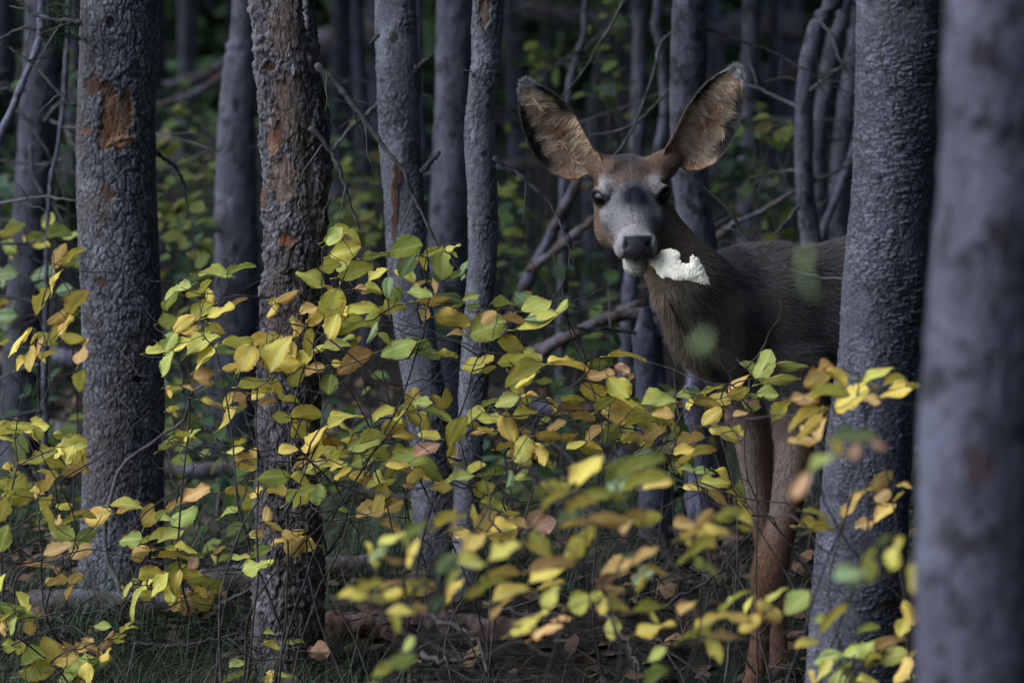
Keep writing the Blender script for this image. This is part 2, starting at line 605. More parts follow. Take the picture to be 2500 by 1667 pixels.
    # wounds, sap and bare patches at their own places on the trunk
    if len(paints):
        X, Y_ = proj(Q)
        front = (Q[:, 1] < np.interp(Q[:, 2], C[:, 2], C[:, 1]) + 0.01)
        ed = (fbm(Q * 70, 3, sd_ + 61) - 0.5)
        ed2 = fbm(Q * np.array([120, 120, 30]), 3, sd_ + 63)
        for (px, py, rx, ry, pc, st, dp) in paints:
            w = 1 - np.sqrt(((X - px) / rx) ** 2 + ((Y_ - py) / ry) ** 2) + ed * 1.3
            w = np.clip(w * 5, 0, 1) * front
            hh = hh * (1 - w * 0.6) + dp * w + 0.0015 * w * (ed2 - 0.5) * 2
            w = (w * st)[:, None]
            c = c * (1 - w) + np.asarray(pc) * (0.55 + 0.9 * ed2)[:, None] * w
    h[hi] = hh
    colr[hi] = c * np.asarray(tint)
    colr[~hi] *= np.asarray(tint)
    V = P + np.tile(D, (Z, 1)) * h[:, None]
    i = np.arange(Z - 1)[:, None] * na
    j = np.arange(na)[None, :]
    jn = (j + 1) % na
    F = np.stack([i + j, i + jn, i + na + jn, i + na + j], -1).reshape(-1, 4)
    return mk('trunk', V, F, np.clip(colr, 0.004, 1))

def branch_mesh(pts, r0, r1, sides=8, n=None, side_twigs=0, seed=0):
    """pts: (px, py, Y) rows"""
    P = np.array([at(*p) for p in pts])
    n = n or max(8, 5 * len(P))
    C = resample(P, n)
    rr = np.random.default_rng(seed + 11)
    C[1:-1] += rr.normal(0, 0.0012, C[1:-1].shape)
    parts = [tube(C, np.linspace(r0, r1, n) * (1 + 0.15 * rr.normal(0, 1, n)), sides)]
    for _ in range(side_twigs):
        k = rr.integers(2, n - 2)
        d = norm(norm(C[k + 1] - C[k - 1]) * 0.8 + rr.normal(0, 0.6, 3))
        L = rr.uniform(0.04, 0.14)
        t = np.linspace(0, 1, 5)[:, None]
        Q = C[k] + d * L * t + np.array([0, 0, -1]) * 0.03 * t * t + rr.normal(0, 0.003, (5, 3)) * t
        parts.append(tube(Q, np.linspace(r1 * 0.8 + 0.0006, 0.0006, 5), 5))
    return mk('branch', *join(parts))

TREES = []
def tree(name, label, Y, pts, style, na, dz, paints=(), branches=(), seed=0, top=8.0, crown=True, tint=(1, 1, 1), group=None, flare=1.0, cat='tree', dead=0):
    """pts: (px, py, width_px) from top to bottom, at depth Y"""
    rows = []
    for (px, py, w) in pts:
        p = at(px, py, Y)
        rows.append([p[0], p[1], p[2], w * mpp(Y) / 2])
    rows = sorted(rows, key=lambda r: r[2])
    b0, b1 = np.array(rows[0]), np.array(rows[min(1, len(rows) - 1)])
    gz = float(ground_z(b0[0], b0[1])) - 0.06
    if b0[2] > gz + 0.02:
        s = (b1 - b0) / max(b1[2] - b0[2], 1e-3)
        d = b0[2] - gz
        p = b0 - s * d * 0.6
        p[2] = gz
        p[3] = b0[3] * (1 + 0.22 * flare)
        m = b0 * 0.65 + p * 0.35
        m[3] = b0[3] * 1.04
        rows = [list(p), list(m)] + rows
    e = np.array(rows[-1]); d = np.array(rows[-2])
    top = max(top, e[2] + 0.08)
    s = (e - d) / max(e[2] - d[2], 1e-3)
    s = np.clip(s, -0.12, 0.12)
    r0 = e[3]
    for f in (0.25, 0.6, 1.0):
        z = e[2] + (top - e[2]) * f
        rows.append([e[0] + s[0] * (z - e[2]) * 0.5, e[1], z, max(r0 * (1 - 0.85 * f), 0.008)])
    base = rows[0]
    t = thing(name, label, cat, (base[0], base[1], max(gz, base[2])), group)
    obj('trunk', trunk_mesh(rows, style, na, dz, paints, seed, tint=tint), M_BARK, t)
    for k, br in enumerate(branches):
        obj('branch', branch_mesh(br[0], br[1], br[2], side_twigs=br[3] if len(br) > 3 else 0, seed=seed * 7 + k), M_DEAD, t)
    rb = np.random.default_rng(seed + 300)
    ra = np.array(rows)
    for k in range(dead):
        z_ = rb.uniform(0.35, 1.5)
        if z_ > e[2] + .1:
            continue
        c0 = np.array([np.interp(z_, ra[:, 2], ra[:, q]) for q in range(3)])
        a_ = rb.uniform(0, 2 * math.pi)
        d_ = np.array([math.cos(a_), math.sin(a_) * .6, rb.uniform(-.35, .35)])
        L_ = rb.uniform(.2, .6)
        u_ = np.linspace(0, 1, 12)[:, None]
        C_ = c0 + d_ * L_ * u_ + np.array([0, 0, -1.0]) * rb.uniform(-.05, .25) * L_ * u_ ** 2 + np.cumsum(rb.normal(0, .008, (12, 3)), 0) * u_
        pr = [tube(C_, np.linspace(.0055, .0015, 12), 6)]
        for q in range(3):
            h_ = rb.integers(3, 10)
            dd_ = norm(d_ + rb.normal(0, .7, 3)) * rb.uniform(.06, .18)
            w_ = np.linspace(0, 1, 6)[:, None]
            pr.append(tube(C_[h_] + dd_ * w_ + rb.normal(0, .005, (6, 3)) * w_, np.linspace(.0025, .0008, 6), 5))
        obj('branch', mk('branch', *join(pr)), M_DEAD, t)
    if crown:
        c = obj('crown', CROWN, None, t)
        c.location = (e[0] - base[0] + s[0] * 2, 0, 0 - t.location[2] + (top - 8.2) - ((3.4 if Y >= 28 else 1.7) if name == 'far_tree' else 0))  # far crowns hung lower and made wider to shade the background
        k = (1.5 if name == 'far_tree' else 0.85) + 0.3 * random.random()
        c.scale = (k, k, 1)
        c.rotation_euler = (0, 0, random.random() * 6)
    TREES.append(t)
    return t

def zz(ox, oy, pts, Y):
    """zoom coordinates (2.8 x) to photo pixels"""
    return [(ox + x / 2.8, oy + y / 2.8, Y if len(q) == 0 else q[0]) for (x, y, *q) in pts]

# --- sharp trees
t1p = [(284, 285, 42, 75, TAN * 0.85, 0.95, -0.006), (268, 330, 30, 50, RUST * 0.9, 0.75, -0.004), (226, 205, 22, 26, RUST * 0.35, 0.9, -0.003),
       (265, 215, 22, 18, RUST * 0.3, 0.85, -0.003), (214, 318, 16, 10, RUST * 0.8, 0.7, 0), (300, 345, 34, 16, TAN * 0.9, 0.9, 0.006),
       (262, 470, 20, 22, RUST * 0.4, 0.85, 0.002), (300, 400, 22, 18, CRACK, 0.7, 0), (250, 690, 20, 12, RUST * 0.4, 0.6, 0),
       (330, 175, 22, 28, CRACK * 1.2, 0.6, 0), (272, 55, 9, 14, CRACK * 0.6, 0.9, -0.003), (335, 925, 12, 9, CRACK * 0.6, 0.9, -0.004)]
T1 = tree('pine_tree', 'thick grey pine trunk with large orange-brown bark wound behind a fallen log', 10.2,
          [(292, -20, 182), (285, 200, 182), (284, 330, 186), (289, 600, 186), (297, 800, 188), (303, 1060, 190), (300, 1250, 194), (296, 1400, 204)],
          'plate', 300, 0.0027, t1p,
          [(zz(0, 0, [(520, 715), (470, 710), (380, 610), (200, 420), (0, 280)], 10.08), 0.005, 0.0025, 4),
           (zz(0, 0, [(560, 155), (400, 140), (250, 100), (130, 0), (60, -80)], 10.08), 0.0055, 0.003, 4),
           (zz(0, 0, [(1040, 1020), (1120, 1080), (1200, 1140), (1235, 1210), (1270, 1290)], 10.25), 0.006, 0.003, 1)], seed=1)
ledge = []
for u in np.linspace(0, 1, 9):
    ledge.append((252 + 82 * u, 362 - 24 * u - 8 * math.sin(u * 3), 10.127 - 0.012 * math.sin(u * 3.1)))
Vl, Fl = tube(resample(np.array([at(*p) for p in ledge]), 16), 0.0062 * np.sin(np.linspace(0.35, 2.9, 16)), 9, wob=0.7)
lo = obj('bark_flap', mk('bark_flap', Vl, Fl), mat_plain('bare_wood', (0.07, 0.032, 0.018), (0.17, 0.095, 0.055), scale=60, bump=0.5), T1)
lo['label'] = 'torn flap of orange wood under the wound'

t2p = [(690, 60, 40, 80, np.array([0.115, 0.077, 0.056]), 0.45, 0), (660, 165, 15, 13, RUST * 0.35, 0.95, -0.004), (700, 250, 36, 90, np.array([0.115, 0.077, 0.058]), 0.5, 0),
       (668, 345, 15, 40, TAN * 1.1, 0.8, 0.001), (680, 325, 14, 30, RUST * 0.55, 0.8, 0), (692, 440, 34, 62, np.array([0.13, 0.086, 0.064]), 0.6, -0.001),
       (700, 585, 26, 15, RUST * 0.9, 0.85, 0.001), (758, 450, 12, 70, np.array([0.11, 0.10, 0.10]), 0.85, -0.004), (645, 480, 10, 30, RUST * 0.6, 0.8, 0.004),
       (735, 200, 20, 200, CRACK * 1.1, 0.5, 0.002), (700, 800, 50, 60, np.array([0.10, 0.068, 0.052]), 0.4, 0)]
T2 = tree('pine_tree', 'scaly reddish pine trunk with rough flaking bark and long drooping dead branches', 9.5,
          [(690, -20, 150), (700, 120, 152), (716, 330, 158), (722, 450, 152), (722, 600, 140), (712, 750, 142), (708, 950, 146), (703, 1150, 148), (703, 1400, 152), (700, 1600, 160)],
          'rough', 280, 0.0027, t2p,
          [(zz(600, 0, [(480, 440), (510, 470), (640, 600), (780, 780), (900, 950), (1060, 1150), (1150, 1350), (1260, 1568), (1330, 1700), (1510, 1880)], 9.43), 0.0068, 0.002, 5),
           (zz(600, 0, [(440, 880), (480, 910), (590, 1050), (660, 1220), (720, 1420), (780, 1568)], 9.41), 0.0055, 0.0022, 2),
           (zz(600, 0, [(530, 1500), (550, 1420), (590, 1330)], 9.45), 0.003, 0.0015, 0),
           (zz(600, 0, [(405, -60), (415, 80), (425, 200)], 9.42), 0.006, 0.006, 0)], seed=2, flare=0.6, tint=(1.08, 1.0, .95))
T3 = tree('pine_tree', 'leaning smooth grey pine trunk with red-brown sap streak running down it', 10.35,
          [(966, -20, 100), (972, 150, 102), (978, 360, 102), (990, 560, 96), (1006, 760, 100), (1030, 920, 98), (1050, 1080, 98), (1058, 1250, 104), (1060, 1400, 112)],
          'smooth', 190, 0.003,
          [(965, 470, 10, 90, RUST * 0.55, 0.85, 0.002), (972, 430, 17, 34, RUST * 0.45, 0.85, 0.003), (963, 560, 8, 40, RUST * 0.4, 0.8, 0),
           (962, 90, 11, 14, BROWN * 0.5, 0.8, 0.001), (932, 198, 6, 6, CRACK, 0.8, 0), (1000, 370, 20, 30, CRACK * 1.5, 0.6, 0.002)],
          [(zz(600, 0, [(1160, 470), (1220, 425), (1280, 380)], 10.3), 0.006, 0.005, 0), (zz(600, 0, [(910, 240), (885, 260), (850, 300)], 10.27), 0.005, 0.004, 0),
           (zz(600, 0, [(1200, 1180), (1260, 1110), (1330, 1040)], 10.3), 0.007, 0.005, 0),
           (zz(600, 0, [(930, 690), (760, 840), (590, 1030), (520, 1100)], 10.9), 0.006, 0.003, 2)], seed=3)
T4 = tree('pine_tree', 'slender pale grey trunk with an oval bark scar, its twig reaching towards the deer', 10.1,
          [(1192, -20, 70), (1186, 120, 70), (1176, 250, 70), (1172, 360, 74), (1178, 480, 72), (1178, 640, 72), (1168, 780, 74), (1160, 900, 74), (1148, 1050, 66), (1140, 1200, 66), (1138, 1400, 72)],
          'smooth', 150, 0.003,
          [(1183, 30, 15, 44, np.array([0.11, 0.08, 0.058]), 0.9, -0.004), (1159, 184, 6, 6, CRACK * 0.7, 0.95, 0.003), (1214, 183, 6, 6, CRACK * 0.7, 0.95, 0.003),
           (1180, 375, 10, 7, CRACK, 0.8, 0)],
          [(zz(600, 0, [(1545, 490), (1480, 490)], 10.06), 0.003, 0.002, 0),
           (zz(600, 0, [(1700, 1075), (1790, 1150), (1900, 1220), (2080, 1390), (2160, 1540), (2215, 1640)], 10.0), 0.0055, 0.002, 2)], seed=4)
t6 = [(2198, -20, 206), (2190, 200, 204), (2178, 480, 204), (2160, 700, 206), (2145, 900, 208), (2118, 1120, 214), (2102, 1350, 222), (2082, 1667, 236)]
T6 = tree('pine_tree', 'thick bluish grey trunk with finely rippled bark standing in front of the deer', 8.6, t6,
          'ripple', 320, 0.0025,
          [(2140, 430, 16, 12, CRACK * 1.2, 0.7, 0.002), (2190, 355, 18, 8, BROWN, 0.6, 0.003), (2120, 170, 10, 10, CRACK, 0.6, 0.001), (2140, 203, 10, 8, PALE, 0.5, 0.001),
           (2220, 5, 24, 12, CRACK, 0.7, 0.003), (2085, 1100, 30, 60, CRACK * 1.6, 0.25, 0.001), (2160, 1480, 30, 20, RUST * 0.4, 0.5, 0)],
          [(zz(1660, 560, [(1150, 340), (1000, 335), (850, 300), (650, 220), (450, 80), (330, -20)], 8.66), 0.0023, 0.0014, 0),
           (zz(1660, 0, [(1790, 440), (1830, 380)], 8.62), 0.003, 0.002, 0)], seed=6, flare=0.4, tint=(.74, .74, .80))
T7 = tree('pine_tree', 'out of focus purple-grey trunk with dark spots standing in front of all others', 5.1,
          [(2447, -20, 272), (2438, 300, 280), (2425, 520, 288), (2405, 750, 296), (2395, 950, 304), (2395, 1200, 308), (2395, 1667, 312)],
          'blur', 140, 0.004,
          [(2385, 300, 24, 22, CRACK * 0.7, 0.9, 0), (2390, 1140, 34, 50, RUST * 0.6, 0.6, 0), (2460, 560, 20, 60, BROWN, 0.6, 0), (2440, 290, 30, 20, PALE, 0.4, 0),
           (2380, 600, 20, 16, CRACK, 0.7, 0), (2310, 1000, 10, 28, CRACK, 0.6, 0), (2350, 1520, 14, 20, CRACK, 0.7, 0), (2300, 1590, 12, 14, CRACK * 0.8, 0.8, 0),
           (2420, 150, 18, 30, CRACK * 1.4, 0.6, 0), (2430, 760, 16, 40, CRACK * 1.2, 0.6, 0)], [], seed=7, tint=(0.72, 0.70, 0.80), flare=0.4)
# --- middle distance trunks
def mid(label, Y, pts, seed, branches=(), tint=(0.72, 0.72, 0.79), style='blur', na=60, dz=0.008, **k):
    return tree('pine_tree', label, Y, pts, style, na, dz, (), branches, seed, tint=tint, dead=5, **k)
mid('blurred grey trunk just behind the slender scarred trunk', 13.2, [(1112, -20, 92), (1108, 200, 92), (1100, 450, 94), (1090, 700, 96), (1085, 1000, 100)], 8)
T5 = mid('grey trunk rising behind the ears of the deer', 11.3, [(1685, -20, 84), (1680, 200, 84), (1678, 350, 84), (1690, 480, 84), (1712, 640, 84), (1720, 900, 90)], 9,
         [([(1650, -60, 11.4), (1535, -5, 11.2), (1500, 45, 11.1), (1440, 150, 11.1), (1373, 236, 11.0)], 0.0045, 0.0025),
          ([(1655, 70, 11.5), (1640, 82, 11.4), (1612, 110, 11.3), (1595, 180, 11.2), (1560, 280, 11.1), (1530, 340, 11.0), (1490, 390, 11.0)], 0.0045, 0.0028),
          ([(1650, 205, 11.5), (1637, 215, 11.4), (1565, 290, 11.3), (1500, 322, 11.3), (1440, 330, 11.3)], 0.004, 0.0025)], na=90, dz=0.005)
mid('dark trunk close behind the wounded pine, half hidden by left-hand twigs', 12.6, [(110, -20, 92), (100, 200, 96), (85, 420, 96), (65, 700, 96), (50, 1000, 100)], 10,
    [(zz(0, 0, [(300, 830), (330, 790), (420, 690), (470, 640)], 12.2), 0.005, 0.003, 1), (zz(0, 0, [(430, 1095), (300, 1125), (220, 1120), (0, 1100)], 12.2), 0.005, 0.003, 2),
     (zz(0, 0, [(210, 1000), (220, 1150), (260, 1270), (340, 1380), (480, 1450)], 12.1), 0.005, 0.003, 2), (zz(0, 0, [(180, 620), (90, 595), (0, 610)], 12.2), 0.004, 0.002, 1),
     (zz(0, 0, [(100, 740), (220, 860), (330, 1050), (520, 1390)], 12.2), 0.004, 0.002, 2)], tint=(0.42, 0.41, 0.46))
mid('soft grey trunk between the wounded pine and the scaly pine', 13.0, [(600, -20, 62), (588, 120, 76), (578, 300, 92), (575, 500, 104), (578, 640, 112), (568, 900, 124), (560, 1200, 130)], 11)
mid('thin bent trunk curving beside the rippled trunk', 12.0, [(2040, -40, 46), (2010, 30, 46), (1985, 110, 46), (1970, 200, 46), (1963, 300, 46), (1962, 420, 46), (1972, 520, 46), (1985, 640, 48), (1990, 900, 50)], 12,
    [([(2003, 55, 11.9), (2025, 80, 11.8), (2053, 150, 11.7), (2075, 185, 11.7), (2100, 210, 11.7)], 0.004, 0.002), ([(1950, 505, 11.9), (1925, 535, 11.8), (1890, 574, 11.7)], 0.006, 0.003),
     ([(1950, 200, 12.0), (1920, 190, 12.0), (1868, 200, 12.0)], 0.004, 0.002)], na=90, dz=0.005, crown=False, top=5)
mid('second thin trunk behind the bent one', 13.4, [(2065, -20, 40), (2040, 90, 42), (2015, 220, 44), (1998, 340, 44), (1998, 480, 44), (2000, 900, 46)], 13, crown=False, top=5)
mid('third thin trunk tucked against the rippled trunk', 14.0, [(2100, -20, 46), (2085, 150, 48), (2060, 330, 50), (2050, 500, 52), (2040, 900, 52)], 14, crown=False, top=6)
mid('leaning pale pole just above the back of the deer', 13.2, [(2095, 330, 24), (2060, 430, 25), (2030, 510, 26), (2005, 580, 26)], 15, crown=False, top=2.0, tint=(1.0, 1.0, 1.1))
mid('soft straight trunk to the side of the upright ear', 15.2, [(1840, -20, 46), (1832, 150, 48), (1830, 330, 50), (1826, 540, 52), (1825, 900, 52)], 16)
mid('narrow blurred trunk beside the ear tip trunk', 14.4, [(1560, -20, 40), (1562, 120, 40), (1560, 300, 40), (1555, 420, 42), (1550, 900, 44)], 17, tint=(0.8, 0.78, 0.85))
mid('crooked thin trunk between the ears', 13.4, [(1608, -20, 26), (1602, 60, 26), (1612, 110, 24), (1620, 180, 24), (1626, 240, 26), (1618, 320, 28), (1606, 420, 30), (1604, 900, 32)], 18, crown=False, top=4, tint=(0.8, 0.78, 0.85))
mid('faint trunk above the drooping ear', 18.0, [(1490, -20, 30), (1478, 100, 34), (1462, 200, 36), (1446, 330, 36), (1440, 600, 38)], 19, tint=(0.8, 0.8, 0.9))
mid('slanting grey sapling rising past the drooping ear', 13.6, [(1425, 90, 18), (1412, 130, 20), (1392, 210, 22), (1384, 300, 22), (1378, 500, 24)], 20, crown=False, top=1.7)
mid('thin sapling close against the wounded pine', 11.6, [(166, 60, 11), (163, 130, 12), (157, 250, 13), (140, 370, 14), (118, 500, 15), (110, 900, 16)], 21, crown=False, top=2.2)
mid('leaning bare pole beside the left-hand twigs', 10.9, [(98, 80, 15), (85, 130, 17), (45, 230, 19), (2, 330, 21), (-40, 440, 24)], 22,
    [(zz(0, 0, [(280, 210), (160, 190), (0, 265)], 10.9), 0.004, 0.002, 2), (zz(0, 0, [(270, 195), (300, 300), (330, 375)], 10.85), 0.004, 0.002, 0)], crown=False, top=1.45, tint=(0.9, 0.9, 1.0), na=70, dz=0.006)
mid('small trunk under the throat of the deer', 12.6, [(1545, 640, 38), (1535, 760, 40), (1530, 900, 42), (1520, 1100, 46)], 23, crown=False, top=1.0, tint=(0.8, 0.8, 0.9))
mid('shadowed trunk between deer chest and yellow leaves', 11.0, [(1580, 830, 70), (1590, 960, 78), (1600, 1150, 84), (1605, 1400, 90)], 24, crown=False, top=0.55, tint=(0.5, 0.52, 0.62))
mid('low grey stump seen through the yellow leaves', 10.9, [(1700, 960, 60), (1710, 1120, 66), (1715, 1300, 72), (1715, 1500, 80)], 25, crown=False, top=0.45, tint=(0.8, 0.8, 0.95))
# needle sprig hanging from the dark trunk's twigs
def needles(parent, spots, seed):
    rr = np.random.default_rng(seed)
    Vs, n = [], 0
    for (px, py, Y) in spots:
        p = at(px, py, Y)
        ax = norm(np.array([rr.normal(.6, .3), rr.normal(0, .4), rr.normal(-.2, .3)]))
        for k in range(70):
            b = p + ax * rr.uniform(-.03, .03)
            d = norm(ax * .6 + rr.normal(0, .7, 3)) * rr.uniform(.03, .055)
            w = norm(np.cross(d, rr.normal(0, 1, 3))) * .0008
            Vs += [b - w, b + w, b + d]
    V = np.array(Vs)
    ob = obj('needle_tuft', mk('needle_tuft', V, np.arange(len(V)).reshape(-1, 3), smooth=False), M_NEEDLE, parent)
    ob['kind'] = 'stuff'
needles(T1, [(130, 30, 10.1), (150, 60, 10.08), (165, 45, 10.1), (140, 80, 10.1), (120, 100, 10.1), (175, 90, 10.1), (155, 15, 10.1)], 5)
# --- far forest
far = [(395, 19, 44), (455, 24, 60), (840, 21, 90), (885, 17, 50), (925, 26, 60), (1030, 16, 30), (1260, 24, 50), (1330, 28, 60), (1420, 30, 50), (1515, 21, 34),
       (1750, 24, 70), (1890, 20, 34), (1925, 27, 60), (2130, 18, 50), (20, 20, 60), (180, 23, 60), (500, 30, 50), (560, 19, 36), (770, 29, 60), (1150, 30, 70),
       (1800, 33, 60), (1600, 34, 60), (1385, 38, 60), (960, 36, 60), (640, 38, 50), (250, 33, 70), (100, 36, 60), (2000, 37, 60), (2200, 31, 60), (2330, 26, 60),
       (1220, 44, 60), (1480, 46, 50), (820, 47, 50), (300, 55, 50), (700, 60, 50), (1100, 58, 50), (1560, 62, 50), (2080, 57, 50), (1320, 66, 40), (900, 68, 40), (1690, 48, 50), (420, 45, 60), (1910, 49, 60)]
for k, (px, Y, w) in enumerate(far):
    tl = random.uniform(-25, 25)
    w = w * 0.75
    tree('far_tree', 'dim out of focus trunk in the dark forest behind', Y, [(px + tl, -60, w * 0.95), (px, 300, w), (px - tl * 0.5, 500, w * 1.02)], 'blur', 24, 0.03, (), (), 30 + k,
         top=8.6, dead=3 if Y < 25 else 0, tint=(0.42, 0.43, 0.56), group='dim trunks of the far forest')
# unseen bushy pines added to block light from the right and behind the view
stand = [(2.9, 6.6), (3.6, 8.2), (2.7, 9.9), (3.8, 11.2), (2.9, 13.0), (4.6, 6.0), (5.0, 9.4), (3.4, 15.2), (4.8, 13.5), (2.4, 4.4), (3.3, 2.6), (1.7, 1.0), (0.4, -2.2), (2.2, -1.6), (-1.6, -3.0), (3.6, -0.6),
         (1.2, -4.4), (-3.4, -3.4), (-4.2, 15.5), (-2.9, 18.2), (-5.0, 19.5), (3.0, 17.5), (-0.5, -5.2), (4.4, 1.2)]
for k, (x, y) in enumerate(stand):
    r = 0.08 + 0.04 * random.random()
    z0 = float(ground_z(x, y))
    rows = [[x, y, z0 - 0.06, r * 1.2], [x, y, z0 + 0.3, r], [x + 0.05, y, 3, r * 0.9], [x + 0.1, y, 8.4, 0.012]]
    t = thing('pine_tree', 'unseen bushy pine added to block light', 'tree', (x, y, z0 - 0.05), 'unseen pines added for shade')
    obj('trunk', trunk_mesh(rows, 'blur', 24, 0.05, (), 90 + k), M_BARK, t)
    for q in range(2):
        c = obj('crown', CROWN, None, t)
        c.location = (0, 0, -2.9 - 0.4 * random.random() + 2.2 * q)
        c.scale = (1.15, 1.15, 1.0)
        c.rotation_euler = (0, 0, random.random() * 6)
# ---------------------------------------------------------------- the deer
def loft(C, A, B, n=28):
    """closed loft: centres C, half-axis vectors A and B per section"""
    C, A, B = (np.asarray(v, float) for v in (C, A, B))
    a = np.linspace(0, 2 * math.pi, n, endpoint=False)
    V = C[:, None] + np.cos(a)[None, :, None] * A[:, None] + np.sin(a)[None, :, None] * B[:, None]
    m = len(C)
    i = np.arange(m - 1)[:, None] * n
    j = np.arange(n)[None, :]
    jn = (j + 1) % n
    F = np.concatenate([np.stack([i + j, i + jn, i + n + jn], -1).reshape(-1, 3), np.stack([i + j, i + n + jn, i + n + j], -1).reshape(-1, 3)])
    V = np.vstack([V.reshape(-1, 3), C[0], C[-1]])
    k = m * n
    j = np.arange(n)
    F = np.vstack([F, np.stack([np.full(n, k), (j + 1) % n, j], 1), np.stack([np.full(n, k + 1), (m - 1) * n + j, (m - 1) * n + (j + 1) % n], 1)])
    return V, F

def ellipsoid(c, ax, n=18):
    """ax: 3 half-axis vectors"""
    t = np.linspace(0.06, math.pi - 0.06, n)
    C = np.asarray(c)[None] + np.cos(t)[:, None] * np.asarray(ax[2])[None]
    return loft(C, np.sin(t)[:, None] * np.asarray(ax[0])[None], np.sin(t)[:, None] * np.asarray(ax[1])[None], 20)

def limb(P, R, n=40):
    Q = resample(np.hstack([np.asarray(P, float), np.asarray(R, float)[:, None]]), n)
    T, U, W = frames(Q[:, :3])
    return loft(Q[:, :3], U * Q[:, 3:4], W * Q[:, 3:4], 20)

YD = 9.35
O3 = at(1900, 805, YD); O3[2] = 0.0
BY = math.radians(26)
bf = np.array([-math.cos(BY), -math.sin(BY), 0])         # where the body points
bl = np.array([math.sin(BY), -math.cos(BY), 0])          # the side turned to us
bu = np.array([0, 0, 1.0])
def L(x, y, z):
    return O3 + bf * x + bl * y + bu * z

shapes = []
tors = np.array([  # x, zc, hz, hy
    (0.225, .775, .045, .040), (0.19, .772, .085, .072), (0.12, .762, .125, .102), (0.04, .752, .158, .125), (-0.08, .753, .164, .138), (-0.25, .768, .180, .152),
    (-0.42, .790, .165, .150), (-0.57, .800, .150, .132), (-0.68, .815, .125, .108), (-0.76, .815, .085, .075), (-0.80, .81, .04, .04)])
tq = resample(tors, 40)
shapes.append(loft([L(r[0], 0, r[1]) for r in tq], [bl * r[3] for r in tq], [bu * r[2] for r in tq]))
# shoulder and haunch
shapes.append(ellipsoid(L(0.02, 0.075, 0.755), [bf * 0.105, bl * 0.062, bu * 0.150]))
shapes.append(ellipsoid(L(0.02, -0.075, 0.755), [bf * 0.105, bl * 0.062, bu * 0.150]))
for s in (1, -1):
    shapes.append(ellipsoid(L(-0.62, s * 0.085, 0.72), [bf * 0.13, bl * 0.065, bu * 0.20]))
    shapes.append(ellipsoid(L(-0.48, s * 0.085, 0.70), [bf * 0.15, bl * 0.055, bu * 0.11]))
    shapes.append(limb([L(-.60, s * .1, .68), L(-.56, s * .105, .56), L(-.64, s * .1, .46), L(-.74, s * .095, .37), L(-.715, s * .095, .22), L(-.70, s * .095, .09), L(-.68, s * .095, .03)],
                       [.095, .075, .05, .034, .024, .024, .026]))
shapes.append(limb([L(-.77, 0, .87), L(-.83, 0, .82), L(-.85, 0, .70)], [.03, .028, .015]))
def pxl(pts, Y):
    P, R = [], []
    for (x, y, r, *q) in pts:
        yy = q[0] if q else Y
        P.append(at(x, y, yy)); R.append(r * mpp(yy))
    return P, R
# near foreleg, far foreleg (pixel, radius)
Pn, Rn = pxl([(1930, 860, 92, 9.27), (1945, 980, 74, 9.25), (1944, 1090, 54, 9.23), (1926, 1200, 44, 9.22), (1910, 1280, 40, 9.21), (1888, 1350, 45, 9.20), (1876, 1400, 47, 9.20), (1868, 1450, 39, 9.21), (1860, 1500, 30, 9.21), (1854, 1560, 26, 9.22), (1845, 1630, 27, 9.22), (1838, 1672, 31, 9.22), (1828, 1705, 30, 9.22), (1822, 1722, 34, 9.22)], 9.2)
shapes.append(limb(Pn, Rn, 60))
Pf, Rf = pxl([(1830, 900, 80, 9.42), (1838, 1000, 62, 9.42), (1842, 1100, 46, 9.42), (1856, 1200, 39, 9.43), (1872, 1300, 37, 9.44), (1884, 1380, 38, 9.45), (1892, 1440, 32, 9.45), (1898, 1530, 26, 9.46), (1902, 1610, 25, 9.46), (1898, 1650, 28, 9.46), (1890, 1688, 30, 9.46), (1886, 1700, 32, 9.46)], 9.4)
shapes.append(limb(Pf, Rf, 60))
# neck
Pk = [L(-0.02, 0, .80), L(0.09, 0, .80), at(1758, 798, 9.22), at(1708, 718, 9.16), at(1658, 655, 9.12), at(1610, 588, 9.10), at(1575, 525, 9.09)]
Rk = [.130, .118, .098, .085, .071, .061, .054]
shapes.append(limb(Pk, Rk, 40))

# head: x right in the picture, y towards the nose, z the forehead side
hp, hyaw, hroll = math.radians(23), math.radians(2.5), math.radians(2.0)
y0 = np.array([0, -math.cos(hp), -math.sin(hp)]); z0 = np.array([0, -math.sin(hp), math.cos(hp)]); x0 = np.array([1.0, 0, 0])
def rotz(v, a):
    return np.array([v[0] * math.cos(a) - v[1] * math.sin(a), v[0] * math.sin(a) + v[1] * math.cos(a), v[2]])
def roty(v, a):
    return np.array([v[0] * math.cos(a) + v[2] * math.sin(a), v[1], -v[0] * math.sin(a) + v[2] * math.cos(a)])
hx_, hy_, hz_ = (roty(rotz(v, hyaw), -hroll) for v in (x0, y0, z0))
H0 = at(1556, 602, 8.90) - hy_ * 0.262 - hz_ * (-0.022)
def Hd(x, y, z):
    return H0 + hx_ * x + hy_ * y + hz_ * z
prof = np.array([  # y, top, bottom, half width
    (-.035, .000, -.055, .020), (-.025, .036, -.075, .042), (0.0, .056, -.095, .060), (.03, .066, -.110, .068), (.065, .062, -.120, .069), (.10, .047, -.118, .0605),
    (.13, .033, -.106, .0545), (.16, .021, -.092, .0455), (.19, .014, -.079, .0395), (.215, .011, -.070, .0370), (.238, .005, -.064, .0365), (.255, -.002, -.056, .034), (.267, -.008, -.047, .030), (.274, -.018, -.038, .016)])
pq = resample(prof, 46)
sections_C, sections_A, sections_B = [], [], []
for (y, tp, bt, hw) in pq:
    sections_C.append(Hd(0, y, (tp + bt) / 2)); sections_A.append(hx_ * hw); sections_B.append(hz_ * (tp - bt) / 2)
shapes.append(loft(sections_C, sections_A, sections_B, 32))
